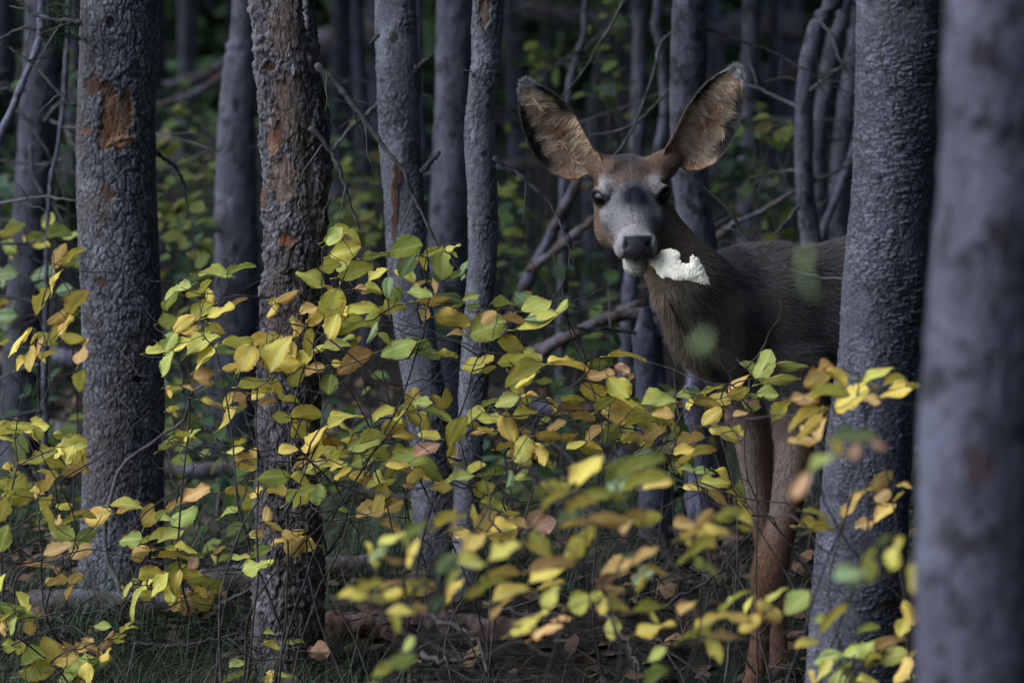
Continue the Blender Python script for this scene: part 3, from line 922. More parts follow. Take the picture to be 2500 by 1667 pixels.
EYE = [(-0.0560, 0.100, 0.009), (0.0560, 0.100, 0.009)]
def he(c, a, b, d):
    return ellipsoid(Hd(*c), [hx_ * a, hy_ * b, hz_ * d])
for s in (-1, 1):
    shapes.append(he((s * .044, .088, .026), .019, .032, .015))        # brow
    shapes.append(he((s * .047, .125, -.022), .016, .040, .020))       # cheek bone
    shapes.append(he((s * .042, .06, -.075), .028, .055, .04))         # jaw
    shapes.append(he((s * .0235, .246, -.022), .017, .022, .020))      # nostril wing
    shapes.append(he((s * .028, .225, -.045), .015, .03, .018))        # upper lip
    # lids: ring round the eye
    ec = Hd(*EYE[0 if s < 0 else 1])
    en = norm(hx_ * s * 0.74 + hy_ * 0.60 + hz_ * 0.20)
    eu = norm(hz_ - en * np.dot(hz_, en)); ew = np.cross(en, eu)
    tt = np.linspace(0, 2 * math.pi, 25)
    ring = np.array([ec + en * (0.0085 + .002 * math.sin(t)) + eu * (0.0160 * math.sin(t) - .0004) + ew * 0.0210 * math.cos(t) for t in tt])
    shapes.append(limb(ring, 0.0046 + 0.0030 * np.clip(np.sin(tt), 0, 1), 49))
shapes.append(he((0, .220, -.081), .0245, .036, .019))               # chin
shapes.append(he((0, .17, -.080), .026, .06, .020))                    # lower jaw

for (ex, ey, eY) in ((1474, 410, 9.09), (1622, 398, 9.10)):           # ear roots
    pass
shapes.append(limb([at(1512, 430, 9.06), at(1470, 410, 9.085), at(1438, 388, 9.10)], [.034, .029, .020]))
shapes.append(limb([at(1590, 425, 9.07), at(1626, 400, 9.095), at(1654, 372, 9.11)], [.034, .029, .020]))
tmp = bpy.data.meshes.new('deer_cage')
V, F = join(shapes)
tmp = mk('deer_cage', V, F)
import bmesh
bm = bmesh.new(); bm.from_mesh(tmp); bmesh.ops.recalc_face_normals(bm, faces=bm.faces); bm.to_mesh(tmp); bm.free()
cage = bpy.data.objects.new('deer_cage', tmp); col.objects.link(cage)
rm = cage.modifiers.new('r', 'REMESH'); rm.mode = 'VOXEL'; rm.voxel_size = 0.0036; rm.adaptivity = 0
sm = cage.modifiers.new('s', 'SMOOTH'); sm.factor = 0.5; sm.iterations = 7
dg = bpy.context.evaluated_depsgraph_get()
em = cage.evaluated_get(dg).to_mesh()
em.calc_loop_triangles()
nV = len(em.vertices)
DV = np.zeros(nV * 3, np.float32); em.vertices.foreach_get('co', DV); DV = DV.reshape(-1, 3).astype(float)
DN = np.zeros(nV * 3, np.float32); em.vertices.foreach_get('normal', DN); DN = DN.reshape(-1, 3).astype(float)
DF = np.zeros(len(em.loop_triangles) * 3, np.int32); em.loop_triangles.foreach_get('vertices', DF); DF = DF.reshape(-1, 3)
cage.evaluated_get(dg).to_mesh_clear()
bpy.data.objects.remove(cage)

# soften the joins between the masses, keep the features of the face
E_ = np.vstack([DF[:, [0, 1]], DF[:, [1, 2]], DF[:, [2, 0]]])
deg = np.bincount(E_[:, 0], minlength=nV) + np.bincount(E_[:, 1], minlength=nV)
qh = DV - H0
qx, qy, qz = qh @ hx_, qh @ hy_, qh @ hz_
eyd = np.minimum(np.linalg.norm(DV - Hd(*EYE[0]), axis=1), np.linalg.norm(DV - Hd(*EYE[1]), axis=1))
wsm = np.where((np.linalg.norm(DV - Hd(0, .24, -.03), axis=1) < .065), .04, np.where(eyd < .030, .05, .5))
for _ in range(34):
    avg = np.stack([(np.bincount(E_[:, 0], DV[E_[:, 1], k], nV) + np.bincount(E_[:, 1], DV[E_[:, 0], k], nV)) / np.maximum(deg, 1) for k in range(3)], 1)
    DV = DV + (avg - DV) * wsm[:, None]
fn = np.cross(DV[DF[:, 1]] - DV[DF[:, 0]], DV[DF[:, 2]] - DV[DF[:, 0]])
DN = np.stack([np.bincount(DF.ravel(), np.repeat(fn[:, k], 3), nV) for k in range(3)], 1)
DN /= np.linalg.norm(DN, axis=1)[:, None] + 1e-12

def headco(P):
    Q = P - H0
    return Q @ hx_, Q @ hy_, Q @ hz_
def bodyco(P):
    Q = P - O3
    return Q @ bf, Q @ bl, Q[:, 2]
def sstep(a, b, x):
    t = np.clip((x - a) / (b - a), 0, 1)
    return t * t * (3 - 2 * t)
def blob(x, y, z, c, r):
    return np.exp(-(((x - c[0]) / r[0]) ** 2 + ((y - c[1]) / r[1]) ** 2 + ((z - c[2]) / r[2]) ** 2))

# shape the nostrils and mouth line
hx, hy, hz = headco(DV)
for s in (-1, 1):
    w = blob(hx, hy, hz, (s * .0225, .262, -.018), (.0055, .012, .0075)) + 0.7 * blob(hx, hy, hz, (s * .030, .250, -.012), (.0035, .011, .006))
    DV -= DN * (0.008 * np.clip(w, 0, 1))[:, None]
ml = np.exp(-((hz + .056 + 0.0 * hy) / .0032) ** 2) * (hy > .15) * (hy < .262) * sstep(.14, .19, hy)
DV -= DN * (0.0045 * ml)[:, None]
ph = np.exp(-(hx / .0022) ** 2) * (hy > .258) * (hz < -.022)
DV -= DN * (0.0025 * ph)[:, None]

def deer_colour(P, N):
    hx, hy, hz = headco(P)
    bx, by, bz = bodyco(P)
    n1 = fbm(P * 38, 3, 401); n2 = fbm(P * 160, 3, 402)
    body = np.array([0.066, 0.056, 0.053]); legc = np.array([0.150, 0.074, 0.042]); belly = np.array([0.10, 0.085, 0.075])
    throat = np.array([0.080, 0.055, 0.038]); dark = np.array([0.018, 0.017, 0.020])
    c = np.tile(body, (len(P), 1))
    def mixc(c, k, w):
        w = np.clip(w, 0, 1)[:, None]
        return c * (1 - w) + np.asarray(k) * w
    c = mixc(c, belly, sstep(-.2, -.8, N[:, 2]) * (bz > .5) * 0.5)
    # legs
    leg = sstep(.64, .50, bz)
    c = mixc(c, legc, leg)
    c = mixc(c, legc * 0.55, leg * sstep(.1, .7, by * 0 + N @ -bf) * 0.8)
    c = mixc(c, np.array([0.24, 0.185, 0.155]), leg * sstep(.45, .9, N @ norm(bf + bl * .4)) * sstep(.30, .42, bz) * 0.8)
    c = mixc(c, dark, sstep(.05, .03, bz))
    # neck
    X, Yp = proj(P)
    neck = (bx > .02) * (bz > .62)
    tl = 1545 + np.maximum(Yp - 690, 0) * 0.62                 # throat line in the photo plane, used as a place on the neck
    thr = np.exp(-((X - tl - 25) / 48) ** 2) * (Yp > 640) * (Yp < 980) * (bx > .05)
    c = mixc(c, throat * 1.0, thr * 0.85)
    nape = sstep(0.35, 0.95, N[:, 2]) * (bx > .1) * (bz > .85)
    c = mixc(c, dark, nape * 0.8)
    # head
    hd = (hy > -.05) * (np.abs(hx) < .11) * (hz > -.135) * (np.linalg.norm(P - Hd(0, .1, -.03), axis=1) < .22)
    hf = sstep(.225, .155, np.linalg.norm(P - Hd(0, .1, -.03), axis=1)) * sstep(-.05, .03, hy + 0.15 * (hz + .02))
    face = np.array([0.150, 0.138, 0.146]); redb = np.array([0.140, 0.084, 0.055]); pale = np.array([0.26, 0.235, 0.24])
    f = np.tile(redb, (len(P), 1))
    f = mixc(f, face, sstep(.085, .125, hy) * sstep(-.075, -.035, hz + 0.25 * (hy - .1)))
    crown_ = blob(hx, hy, hz, (0, .03, .06), (.036, .05, .06))
    f = mixc(f, np.array([0.068, 0.058, 0.058]), crown_ * (0.7 + 0.9 * n2))
    f = mixc(f, np.array([0.010, 0.010, 0.020]), blob(hx, hy, hz, (0.006, .140, .04), (.023, .022, .06)) * 2.2)
    f = mixc(f, np.array([0.035, 0.035, 0.050]), blob(hx, hy, hz, (0.005, .172, .03), (.011, .026, .05)) * 0.7)
    f = mixc(f, pale * 0.85, blob(hx, hy, hz, (0.002, .205, .015), (.016, .022, .03)) * 0.7)
    for s in (-1, 1):
        e = EYE[0 if s < 0 else 1]
        f = mixc(f, pale * 1.0, blob(hx, hy, hz, (e[0] - s * .008, e[1] - .010, e[2] + .026), (.018, .018, .012)) * 1.2)
        f = mixc(f, pale * 0.85, blob(hx, hy, hz, (e[0] - s * .004, e[1] + .030, e[2] - .012), (.014, .020, .018)) * 0.7)
        f = mixc(f, redb * 0.9, blob(hx, hy, hz, (s * .050, .15, -.055), (.03, .05, .022)) * 0.7)
        f = mixc(f, np.array([0.06, 0.04, 0.03]), blob(hx, hy, hz, (s * .062, -.01, .03), (.014, .012, .03)) * 0.6)
        d = np.sqrt(((hx - e[0]) / .030) ** 2 + ((hy - e[1]) / .0285) ** 2 + ((hz - e[2]) / .0215) ** 2)
        f = mixc(f, np.array([0.020, 0.016, 0.015]), sstep(1.12, .95, d))
        f = mixc(f, np.array([0.03, 0.024, 0.022]), blob(hx, hy, hz, (e[0] - s * .012, e[1] + .024, e[2] - .009), (.004, .012, .004)))
    muz = sstep(.195, .235, hy) * (hz > -.058)
    f = mixc(f, pale * 0.82, muz * 0.85)
    nose = sstep(.244, .252, hy + 0.45 * (0.012 - np.abs(hz + .032)) + n1 * .006) * sstep(.033, .028, np.abs(hx) + n1 * .004) * (hz > -.060)
    f = mixc(f, np.array([0.007, 0.007, 0.010]), nose)
    f = mixc(f, np.array([0.02, 0.018, 0.018]), blob(hx, hy, hz, (0, .245, -.046), (.05, .03, .008)) * 0.9)
    chin = sstep(-.058, -.064, hz) * sstep(.12, .19, hy)
    f = mixc(f, np.array([0.34, 0.32, 0.29]), chin)
    f = mixc(f, np.array([0.14, 0.09, 0.06]), blob(hx, hy, hz, (.012, .245, -.075), (.016, .03, .01)) * 0.6 * chin)
    f = mixc(f, np.array([0.18, 0.14, 0.115]), sstep(-.06, -.10, hz) * (hy < .14) * 0.6)
    w = hf[:, None]
    c = c * (1 - w) + f * w
    c = c * (0.72 + 0.56 * n2)[:, None] * (0.85 + 0.3 * n1)[:, None]
    rough = np.where(hf * nose > 0.5, 0.62, 0.9)
    return np.clip(c, 0.003, 1), rough
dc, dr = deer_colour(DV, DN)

# ears, joined into the same body mesh
PR = np.array([(0.0, 44, -24), (.06, 66, -30), (.17, 90, -29), (.38, 99, -35), (.47, 97, -37), (.65, 85, -33), (.76, 72, -25), (.87, 55, -10), (.94, 41, 3), (.98, 30, 9), (1.0, 20, 16)])
def ear(B, T, perp, Yb, Yt, side):
    """B, T: base and tip pixels, perp: unit pixel vector to the outer edge"""
    nt_, nv = 64, 41
    ts = np.linspace(0, 1, nt_) ** 0.9
    vs = np.linspace(-1, 1, nv)
    Vi = np.zeros((nt_, nv, 3)); Cc = np.zeros((nt_, nv, 3)); tv = np.zeros((nt_, nv, 2))
    pxs = mpp(9.05)
    for i, t in enumerate(ts):
        o_ = np.interp(t, PR[:, 0], PR[:, 1]); n_ = np.interp(t, PR[:, 0], PR[:, 2])
        cx = B[0] + (T[0] - B[0]) * t; cy = B[1] + (T[1] - B[1]) * t
        Yc = Yb + (Yt - Yb) * t
        half = (o_ - n_) / 2; mid_ = (o_ + n_) / 2
        depth = half * pxs * (0.95 - 0.60 * t) * 0.72
        for j, v in enumerate(vs):
            w = math.sin(v * math.pi / 2 * 0.92) / math.sin(math.pi / 2 * 0.92)
            d = math.cos(v * math.pi / 2 * 0.92) ** 0.8 * depth
            q = mid_ + half * w
            yy = Yc + d - 0.020 * (v < 0) * (v * v) * (1 - t) - 0.01
            Vi[i, j] = at(cx + perp[0] * q, cy + perp[1] * q, yy)
            tv[i, j] = (t, v)
    # normals towards the opening
    du = np.gradient(Vi, axis=0); dv = np.gradient(Vi, axis=1)
    N = np.cross(du, dv); N /= np.linalg.norm(N, axis=-1)[..., None] + 1e-12
    if (N[..., 1].mean() > 0):
        N = -N
    th = 0.0028
    Vo = Vi - N * th
    t, v = tv[..., 0], tv[..., 1]
    nz_ = fbm(Vi.reshape(-1, 3) * 45, 3, 77).reshape(t.shape)
    nf_ = fbm(Vi.reshape(-1, 3) * 150, 3, 78).reshape(t.shape)
    cream = np.array([0.44, 0.305, 0.205]); brown = np.array([0.24, 0.105, 0.052]); black = np.array([0.022, 0.018, 0.018]); grey = np.array([0.34, 0.335, 0.34])
    def mx(c, k, w):
        w = np.clip(w, 0, 1)[..., None]
        return c * (1 - w) + k * w
    ci = np.tile(cream, t.shape + (1,))
    ci = mx(ci, brown, np.exp(-((v + 0.15) / .36) ** 2 - ((t - .50) / .27) ** 2) * 1.3 * (0.5 + nz_))
    ci = mx(ci, brown * 0.9, sstep(.22, .02, t) * 0.8)
    ci = mx(ci, black, sstep(.46, .72, v + (nz_ - .5) * .5) * sstep(.12, .3, t) * sstep(.92, .75, t))
    ci = mx(ci, black, sstep(-.62, -.84, v + (nz_ - .5) * .4) * sstep(.42, .58, t) * sstep(.97, .88, t))
    ci = mx(ci, grey, sstep(.84, .95, t + (nz_ - .5) * .1))
    st_ = fbm(np.stack([t.ravel() * 26, v.ravel() * 5 + 3 * np.sin(t.ravel() * 9), t.ravel() * 0], 1), 3, 79).reshape(t.shape)
    ci = ci * (0.25 + 1.5 * st_)[..., None] * (0.7 + 0.6 * nf_)[..., None]
    co = np.tile(np.array([0.06, 0.05, 0.045]), t.shape + (1,))
    co = mx(co, black, sstep(.7, .9, np.abs(v)))
    co = mx(co, grey, sstep(.88, .97, t))
    def grid(off, flip):
        i = np.arange(nt_ - 1)[:, None] * nv + off
        j = np.arange(nv - 1)[None, :]
        q = np.stack([i + j, i + j + 1, i + nv + j + 1, i + nv + j], -1).reshape(-1, 4)
        return q[:, ::-1] if flip else q
    n = nt_ * nv
    Q = [grid(0, False), grid(n, True)]
    for jj in (0, nv - 1):
        i = np.arange(nt_ - 1) * nv + jj
        Q.append(np.stack([i, i + nv, i + nv + n, i + n], 1))
    j = np.arange(nv - 1) + (nt_ - 1) * nv
    Q.append(np.stack([j, j + 1, j + 1 + n, j + n], 1))
    Q = np.vstack(Q)
    F = np.vstack([Q[:, [0, 1, 2]], Q[:, [0, 2, 3]]])
    return np.vstack([Vi.reshape(-1, 3), Vo.reshape(-1, 3)]), F, np.vstack([ci.reshape(-1, 3), co.reshape(-1, 3)]), (Vi, N, ci, tv)
eL = ear((1448, 412), (1292, 186), np.array([-.823, .568]), 9.085, 9.06, -1)
eR = ear((1642, 394), (1787, 152), np.array([.854, .52]), 9.095, 9.08, 1)
AV, AF = join([(DV, DF), (eL[0], eL[1]), (eR[0], eR[1])])
AC = np.vstack([dc, eL[2], eR[2]])
AR = np.concatenate([dr, np.full(len(eL[0]) + len(eR[0]), 0.9)])
M_DEER = mat_attr('deer_coat', rough=0.9, nscale=220, namt=0.25, spec=0.2, alpha_gloss=True)
M_FUR = mat_attr('deer_fur', rough=0.75, nscale=10, namt=0.1, spec=0.2)
deer = thing('mule_deer', 'young deer with huge ears staring out between the trunks, white mushroom in its mouth', 'deer', O3)
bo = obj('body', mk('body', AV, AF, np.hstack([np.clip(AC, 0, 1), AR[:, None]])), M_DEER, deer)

# fur: thin tapered hairs lying along the coat
r = np.random.default_rng(21)
tri = DV[DF]
area = np.linalg.norm(np.cross(tri[:, 1] - tri[:, 0], tri[:, 2] - tri[:, 0]), axis=1) / 2
cen = tri.mean(1)
fx, fy, fz = headco(cen)
isface = (np.linalg.norm(cen - Hd(0, .1, -.03), axis=1) < .17)
nosey = isface & (fy > .226) & (fz > -.064)
eyed = np.minimum(np.linalg.norm(cen - Hd(*EYE[0]), axis=1), np.linalg.norm(cen - Hd(*EYE[1]), axis=1)) < .028
X_, Y__ = proj(cen)
vis = (DN[DF[:, 0]][:, 1] < 0.35)
wgt = area * np.where(isface, 4.5, np.where(X_ < 2130, 1.0, .55)) * vis * ~nosey * ~eyed
NH = 125000
idx = r.choice(len(DF), NH, p=wgt / wgt.sum())
uv = r.random((NH, 2)); fl = uv.sum(1) > 1; uv[fl] = 1 - uv[fl]
Tt = DV[DF[idx]]
base = Tt[:, 0] + uv[:, :1] * (Tt[:, 1] - Tt[:, 0]) + uv[:, 1:] * (Tt[:, 2] - Tt[:, 0])
nn = DN[DF[idx, 0]]
cc = dc[DF[idx, 0]]
bx, by, bz = bodyco(base)
hfx, hfy, hfz = headco(base)
fc = isface[idx]
flow = np.tile(-bf * 0.9 + np.array([0, 0, -0.35]), (NH, 1))
flow[bz < .6] = np.array([0.05, 0, -1.0])
pn, pm = proj(base)
nk = (~fc) & (bx > .08) & (bz > .62)
kd = norm(Pk[0] - Pk[-1]) * 0.8 + np.array([0, 0, -.35])
flow[nk] = kd
flow[fc] = -hy_ + 0.0
flow[fc] += np.sign(hfx[fc])[:, None] * hx_[None] * 0.45
flow += r.normal(0, 0.28, flow.shape)
flow -= nn * (flow * nn).sum(1)[:, None]
flow /= np.linalg.norm(flow, axis=1)[:, None] + 1e-9
ln = np.where(fc, .0075, np.where(bz < .55, .010, .020)) * r.uniform(.6, 1.3, NH)
thr = nk & (pn < 1545 + np.maximum(pm - 690, 0) * 0.62 + 60) & (pm > 660)
ln[thr] *= 1.25
lift = np.where(thr, .55, .30)
tip = base + (flow * 0.95 + nn * lift[:, None] * r.uniform(.5, 1.3, NH)[:, None]) * ln[:, None]
tip[thr, 2] -= 0.004
sd_ = np.cross(flow, nn) * np.where(fc, .0005, .0009)[:, None]
base = base - nn * 0.0006
FV = np.stack([base - sd_, base + sd_, tip], 1).reshape(-1, 3)
hcol = cc * r.uniform(.4, 1.5, NH)[:, None]
tipc = np.clip(hcol * r.uniform(.9, 1.6, NH)[:, None], 0, 1)
FC = np.stack([hcol * .85, hcol * .85, tipc], 1).reshape(-1, 3)
parts_v, parts_c = [FV], [FC]
# long hairs inside and round the rim of the ears
for (Vi, N, ci, tv), s in ((eL[3], -1), (eR[3], 1)):
    nh = 8000
    a = r.integers(1, Vi.shape[0] - 1, nh); b_ = r.integers(1, Vi.shape[1] - 1, nh)
    fa, fb = r.random(nh)[:, None], r.random(nh)[:, None]
    p = Vi[a, b_] * (1 - fa) + Vi[a + 1 - 0, b_] * fa if False else Vi[a, b_] + (Vi[a - 1, b_] - Vi[a, b_]) * fa + (Vi[a, b_ - 1] - Vi[a, b_]) * fb
    n_ = N[a, b_]
    acr = Vi[a, b_] - Vi[a, b_ - 1]; acr /= np.linalg.norm(acr, axis=1)[:, None]
    alo = Vi[a, b_] - Vi[a - 1, b_]; alo /= np.linalg.norm(alo, axis=1)[:, None]
    v = tv[a, b_, 1]; t = tv[a, b_, 0]
    sw = np.sin(fbm(p * 30, 2, 91) * 11)[:, None]
    d = -np.sign(v)[:, None] * acr * 0.75 + alo * (0.45 + 0.7 * sw) + n_ * r.uniform(.15, .45, nh)[:, None] + r.normal(0, .09, (nh, 3))
    d /= np.linalg.norm(d, axis=1)[:, None]
    L_ = r.uniform(.012, .030, nh) * np.where(t > .9, .6, 1.0)
    w_ = np.cross(d, n_) * .0011
    cl = ci[a, b_] * r.uniform(.7, 1.6, nh)[:, None]
    lt = (fbm(p * 60, 2, 95) + r.normal(0, .08, nh) > .52) & (r.random(nh) < 0.8) * (np.abs(v) < .7)
    cl[lt] = np.array([0.58, 0.45, 0.33]) * r.uniform(.6, 1.2, lt.sum())[:, None]
    parts_v.append(np.stack([p - w_, p + w_, p + d * L_[:, None]], 1).reshape(-1, 3)); parts_c.append(np.repeat(cl, 3, 0))
    # rim
    for jj, sg in ((0, -1), (Vi.shape[1] - 1, 1)):
        nr_ = 1500
        a = r.integers(int(Vi.shape[0] * .1), Vi.shape[0] - 1, nr_)
        fa = r.random(nr_)[:, None]
        p = Vi[a, jj] * (1 - fa) + Vi[a - 1, jj] * fa
        out = Vi[a, jj] - Vi[a, jj - sg * 3]; out /= np.linalg.norm(out, axis=1)[:, None]
        alo = Vi[a, jj] - Vi[a - 1, jj]; alo /= np.linalg.norm(alo, axis=1)[:, None]
        d = out * .5 + alo * .8 + r.normal(0, .25, (nr_, 3)); d /= np.linalg.norm(d, axis=1)[:, None]
        w_ = np.cross(d, np.array([0, 1.0, 0])) * .0005
        L_ = r.uniform(.003, .008, nr_)
        cl = np.tile(np.array([.16, .14, .13]), (nr_, 1)) * r.uniform(.4, 1.6, nr_)[:, None]
        cl[tv[a, jj, 0] > .86] = np.array([.34, .33, .33])
        parts_v.append(np.stack([p - w_, p + w_, p + d * L_[:, None]], 1).reshape(-1, 3)); parts_c.append(np.repeat(cl, 3, 0))
    # tip tuft
    nr_ = 900
    b_ = r.integers(1, Vi.shape[1] - 1, nr_)
    a = r.integers(Vi.shape[0] - 7, Vi.shape[0] - 1, nr_)
    p = Vi[a, b_]
    alo = norm(Vi[-1, 20] - Vi[-8, 20])
    d = alo[None] + r.normal(0, .35, (nr_, 3)); d /= np.linalg.norm(d, axis=1)[:, None]
    w_ = np.cross(d, np.array([0, 1.0, 0])) * .0005
    cl = np.tile(np.array([.33, .32, .33]), (nr_, 1)) * r.uniform(.5, 1.4, nr_)[:, None]
    parts_v.append(np.stack([p - w_, p + w_, p + d * r.uniform(.006, .013, nr_)[:, None]], 1).reshape(-1, 3)); parts_c.append(np.repeat(cl, 3, 0))
FVv = np.vstack(parts_v); FCc = np.clip(np.vstack(parts_c), .003, 1)
fur = obj('fur', mk('fur', FVv, np.arange(len(FVv)).reshape(-1, 3), FCc, smooth=False), M_FUR, deer)
fur['kind'] = 'stuff'

# eyes
m_eye, n_, b_, l_ = new_mat('deer_eye')
b_.inputs['Base Color'].default_value = (0.003, 0.0025, 0.003, 1)
b_.inputs['Roughness'].default_value = 0.04
b_.inputs['Specular IOR Level'].default_value = 0.22
for e, s in zip(EYE, (-1, 1)):
    Ve, Fe = ellipsoid(Hd(e[0] - s * .0042, e[1] - .0035, e[2]), [hx_ * .0225, hz_ * .0200, hy_ * .0245], 24)
    obj('eye', mk('eye', Ve, Fe), m_eye, deer)

# the piece of mushroom in its mouth
MO = np.array([(870, 1180), (940, 1150), (1000, 1120), (1030, 1090), (1065, 1080), (1110, 1072), (1150, 1085), (1185, 1095), (1215, 1118), (1228, 1150), (1222, 1190), (1240, 1225), (1280, 1232), (1322, 1228), (1326, 1190), (1322, 1160), (1345, 1150), (1358, 1136), (1380, 1160), (1405, 1168), (1430, 1192), (1440, 1235), (1470, 1265), (1485, 1300), (1500, 1345), (1525, 1385), (1532, 1425), (1548, 1468), (1505, 1460), (1440, 1450), (1390, 1432), (1330, 1420), (1290, 1408), (1240, 1415), (1200, 1416), (1150, 1405), (1110, 1382), (1075, 1376), (1045, 1392), (1015, 1388), (1000, 1360), (975, 1350), (968, 1312), (940, 1280), (900, 1250)], float)
MO = MO / 4.355 + np.array([1380, 360])
def mushroom():
    # fill the outline with a grid of points, relief on both faces
    r = np.random.default_rng(4)
    n = 400
    d = np.linalg.norm(np.diff(np.vstack([MO, MO[:1]]), axis=0), axis=1)
    cs = np.concatenate([[0], np.cumsum(d)])
    s = np.linspace(0, cs[-1], n, endpoint=False)
    cl = np.vstack([MO, MO[:1]])
    ring = np.stack([np.interp(s, cs, cl[:, 0]), np.interp(s, cs, cl[:, 1])], 1)
    ring += r.normal(0, .35, ring.shape) + (np.convolve(r.normal(0, 1.6, n), np.ones(5) / 5, 'same')[:, None] * np.array([[.7, .7]]))
    bmm = bmesh.new()
    vs = [bmm.verts.new((float(a), float(b), 0)) for a, b in ring]
    es = [bmm.edges.new((vs[i], vs[(i + 1) % n])) for i in range(n)]
    bmesh.ops.triangle_fill(bmm, use_beauty=True, use_dissolve=False, edges=es)
    for _ in range(3):
        bmesh.ops.subdivide_edges(bmm, edges=[e for e in bmm.edges if e.calc_length() > 3.0], cuts=1)
        bmesh.ops.triangulate(bmm, faces=bmm.faces[:])
    bmm.verts.ensure_lookup_table()
    P2 = np.array([v.co[:2] for v in bmm.verts])
    bd = np.array([any(len(e.link_faces) == 1 for e in v.link_edges) for v in bmm.verts])
    Ft = np.array([[v.index for v in f.verts] for f in bmm.faces])
    bde = [(e.verts[0].index, e.verts[1].index) for e in bmm.edges if len(e.link_faces) == 1]
    bmm.free()
    dist = np.min(np.linalg.norm(P2[:, None] - ring[None, ::3], axis=2), axis=1)
    g = np.sin((P2[:, 0] * 0.93 - P2[:, 1] * 0.35) * 1.15) * np.clip((P2[:, 0] - 1655) / 25, 0, 1)
    q3 = np.stack([P2[:, 0] * .07, P2[:, 1] * .07, P2[:, 0] * 0], 1)
    th = 0.0045 + 0.006 * np.clip(dist / 14, 0, 1) ** .6
    bend = 0.02 * ((P2[:, 0] - 1660) / 75) ** 2 - 0.012 * (P2[:, 1] - 650) / 40
    rel = 0.0008 * g + 0.0040 * (fbm(q3, 4, 5) - .5)
    Yf = 8.925 + bend - th - rel
    Yb = 8.925 + bend + th
    A = np.array([at(x, y, Y) for (x, y), Y in zip(P2, Yf)])
    B = np.array([at(x, y, Y) for (x, y), Y in zip(P2, Yb)])
    n = len(P2)
    side = []
    for a, b in bde:
        side += [[a, b, b + n], [a, b + n, a + n]]
    F = np.vstack([Ft, Ft[:, ::-1] + n, np.array(side)])
    c = np.tile(np.array([0.90, 0.82, 0.66]), (2 * n, 1))
    spot = np.clip((fbm(np.vstack([q3, q3]) * 3.3, 3, 9) - .62) * 9, 0, 1)[:, None]
    c = c * (1 - .55 * spot) + np.array([.35, .27, .18]) * .55 * spot
    lf = np.clip((1625 - np.concatenate([P2[:, 0], P2[:, 0]])) / 45, 0, 1)[:, None]
    c = c * (1 - .45 * lf) + np.array([.62, .58, .48]) * .45 * lf
    me = mk('mushroom', np.vstack([A, B]), F, c)
    bm2 = bmesh.new(); bm2.from_mesh(me); bmesh.ops.recalc_face_normals(bm2, faces=bm2.faces); bm2.to_mesh(me); bm2.free()
    return me
mu = obj('mushroom_piece', mushroom(), mat_attr('mushroom_flesh', rough=0.8, nscale=90, namt=0.12, bump=0.4, bscale=300))
tag(mu, 'torn white piece of mushroom held in the mouth of the deer', 'mushroom')
# ---------------------------------------------------------------- shrubs in autumn leaf
LEAFCOL = {'g': (.27, .36, .085), 'y': (.57, .52, .085), 'Y': (.68, .49, .085), 'o': (.54, .32, .13), 'p': (.36, .19, .14), 't': (.13, .22, .125)}

def leaf_mesh(k):
    """oval leaf with midrib fold, droop, curl, wavy and sometimes eaten edge; length 1 along +X, width along Y, short stalk"""
    r = np.random.default_rng(100 + k)
    nu, nv = 13, 9
    wid = r.uniform(.33, .44)
    droop = r.uniform(-.12, .42)
    fold = r.uniform(.03, .28)
    pk = r.uniform(.46, .55)
    twist = r.normal(0, .18)
    curl = r.uniform(-.4, .6)
    bend = r.normal(0, .10)
    wv = r.uniform(.02, .07); ph = r.uniform(0, 6, 3)
    bites = [(r.uniform(.25, .95), r.choice([-1, 1]), r.uniform(.08, .2), r.uniform(.25, .6)) for _ in range(int(r.integers(0, 3)))]
    u = np.linspace(0, 1, nu)
    hw = wid * np.sin(math.pi * u ** (math.log(0.5) / math.log(pk))) ** r.uniform(.5, .66)
    hw[0] = 0.012; hw[-1] = r.uniform(.015, .06)
    v = np.linspace(-1, 1, nv)
    V = np.zeros((nu, nv, 3)); K = np.zeros((nu, nv, 3))
    for i in range(nu):
        for j in range(nv):
            m_ = 1 + 0.06 * math.sin(u[i] * 41 + j + ph[2]) * (abs(v[j]) > .9)
            for (bu, bs, bw_, bd) in bites:
                if v[j] * bs > 0:
                    m_ *= 1 - bd * math.exp(-((u[i] - bu) / bw_) ** 2) * abs(v[j])
            y = v[j] * hw[i] * m_
            z = fold * abs(y) - droop * u[i] ** 2 + wv * math.sin(u[i] * 8 + ph[0] + 2 * v[j]) * abs(v[j]) + 0.02 * math.sin(v[j] * 5 + ph[1]) - curl * y * y * 1.6 + twist * y * u[i]
            V[i, j] = (u[i], y + bend * u[i] ** 2, z)
            K[i, j] = (max(0, abs(v[j]) - .55) / .45 + max(0, u[i] - .82) * 3, .45 if j == nv // 2 else 0, 0)
    i = np.arange(nu - 1)[:, None] * nv
    j = np.arange(nv - 1)[None, :]
    F = np.stack([i + j, i + nv + j, i + nv + j + 1, i + j + 1], -1).reshape(-1, 4)
    S, G = tube(np.array([[-.22, 0, 0.03], [-.1, 0, 0.0], [.03, 0, 0]]), [.016, .013, .01], 4)
    K = np.vstack([K.reshape(-1, 3), np.tile([.6, 0, 0], (len(S), 1))])
    V, F = join([(V.reshape(-1, 3), F), (S, G)])
    me = mk('leaf', V, F, np.clip(K, 0, 1))
    me.materials.append(M_LEAF)
    return me
LEAVES = [leaf_mesh(k) for k in range(20)]
FWD = np.array([0, CP, -SP]); UPV = np.array([0, SP, CP]); RGT = np.array([1.0, 0, 0])

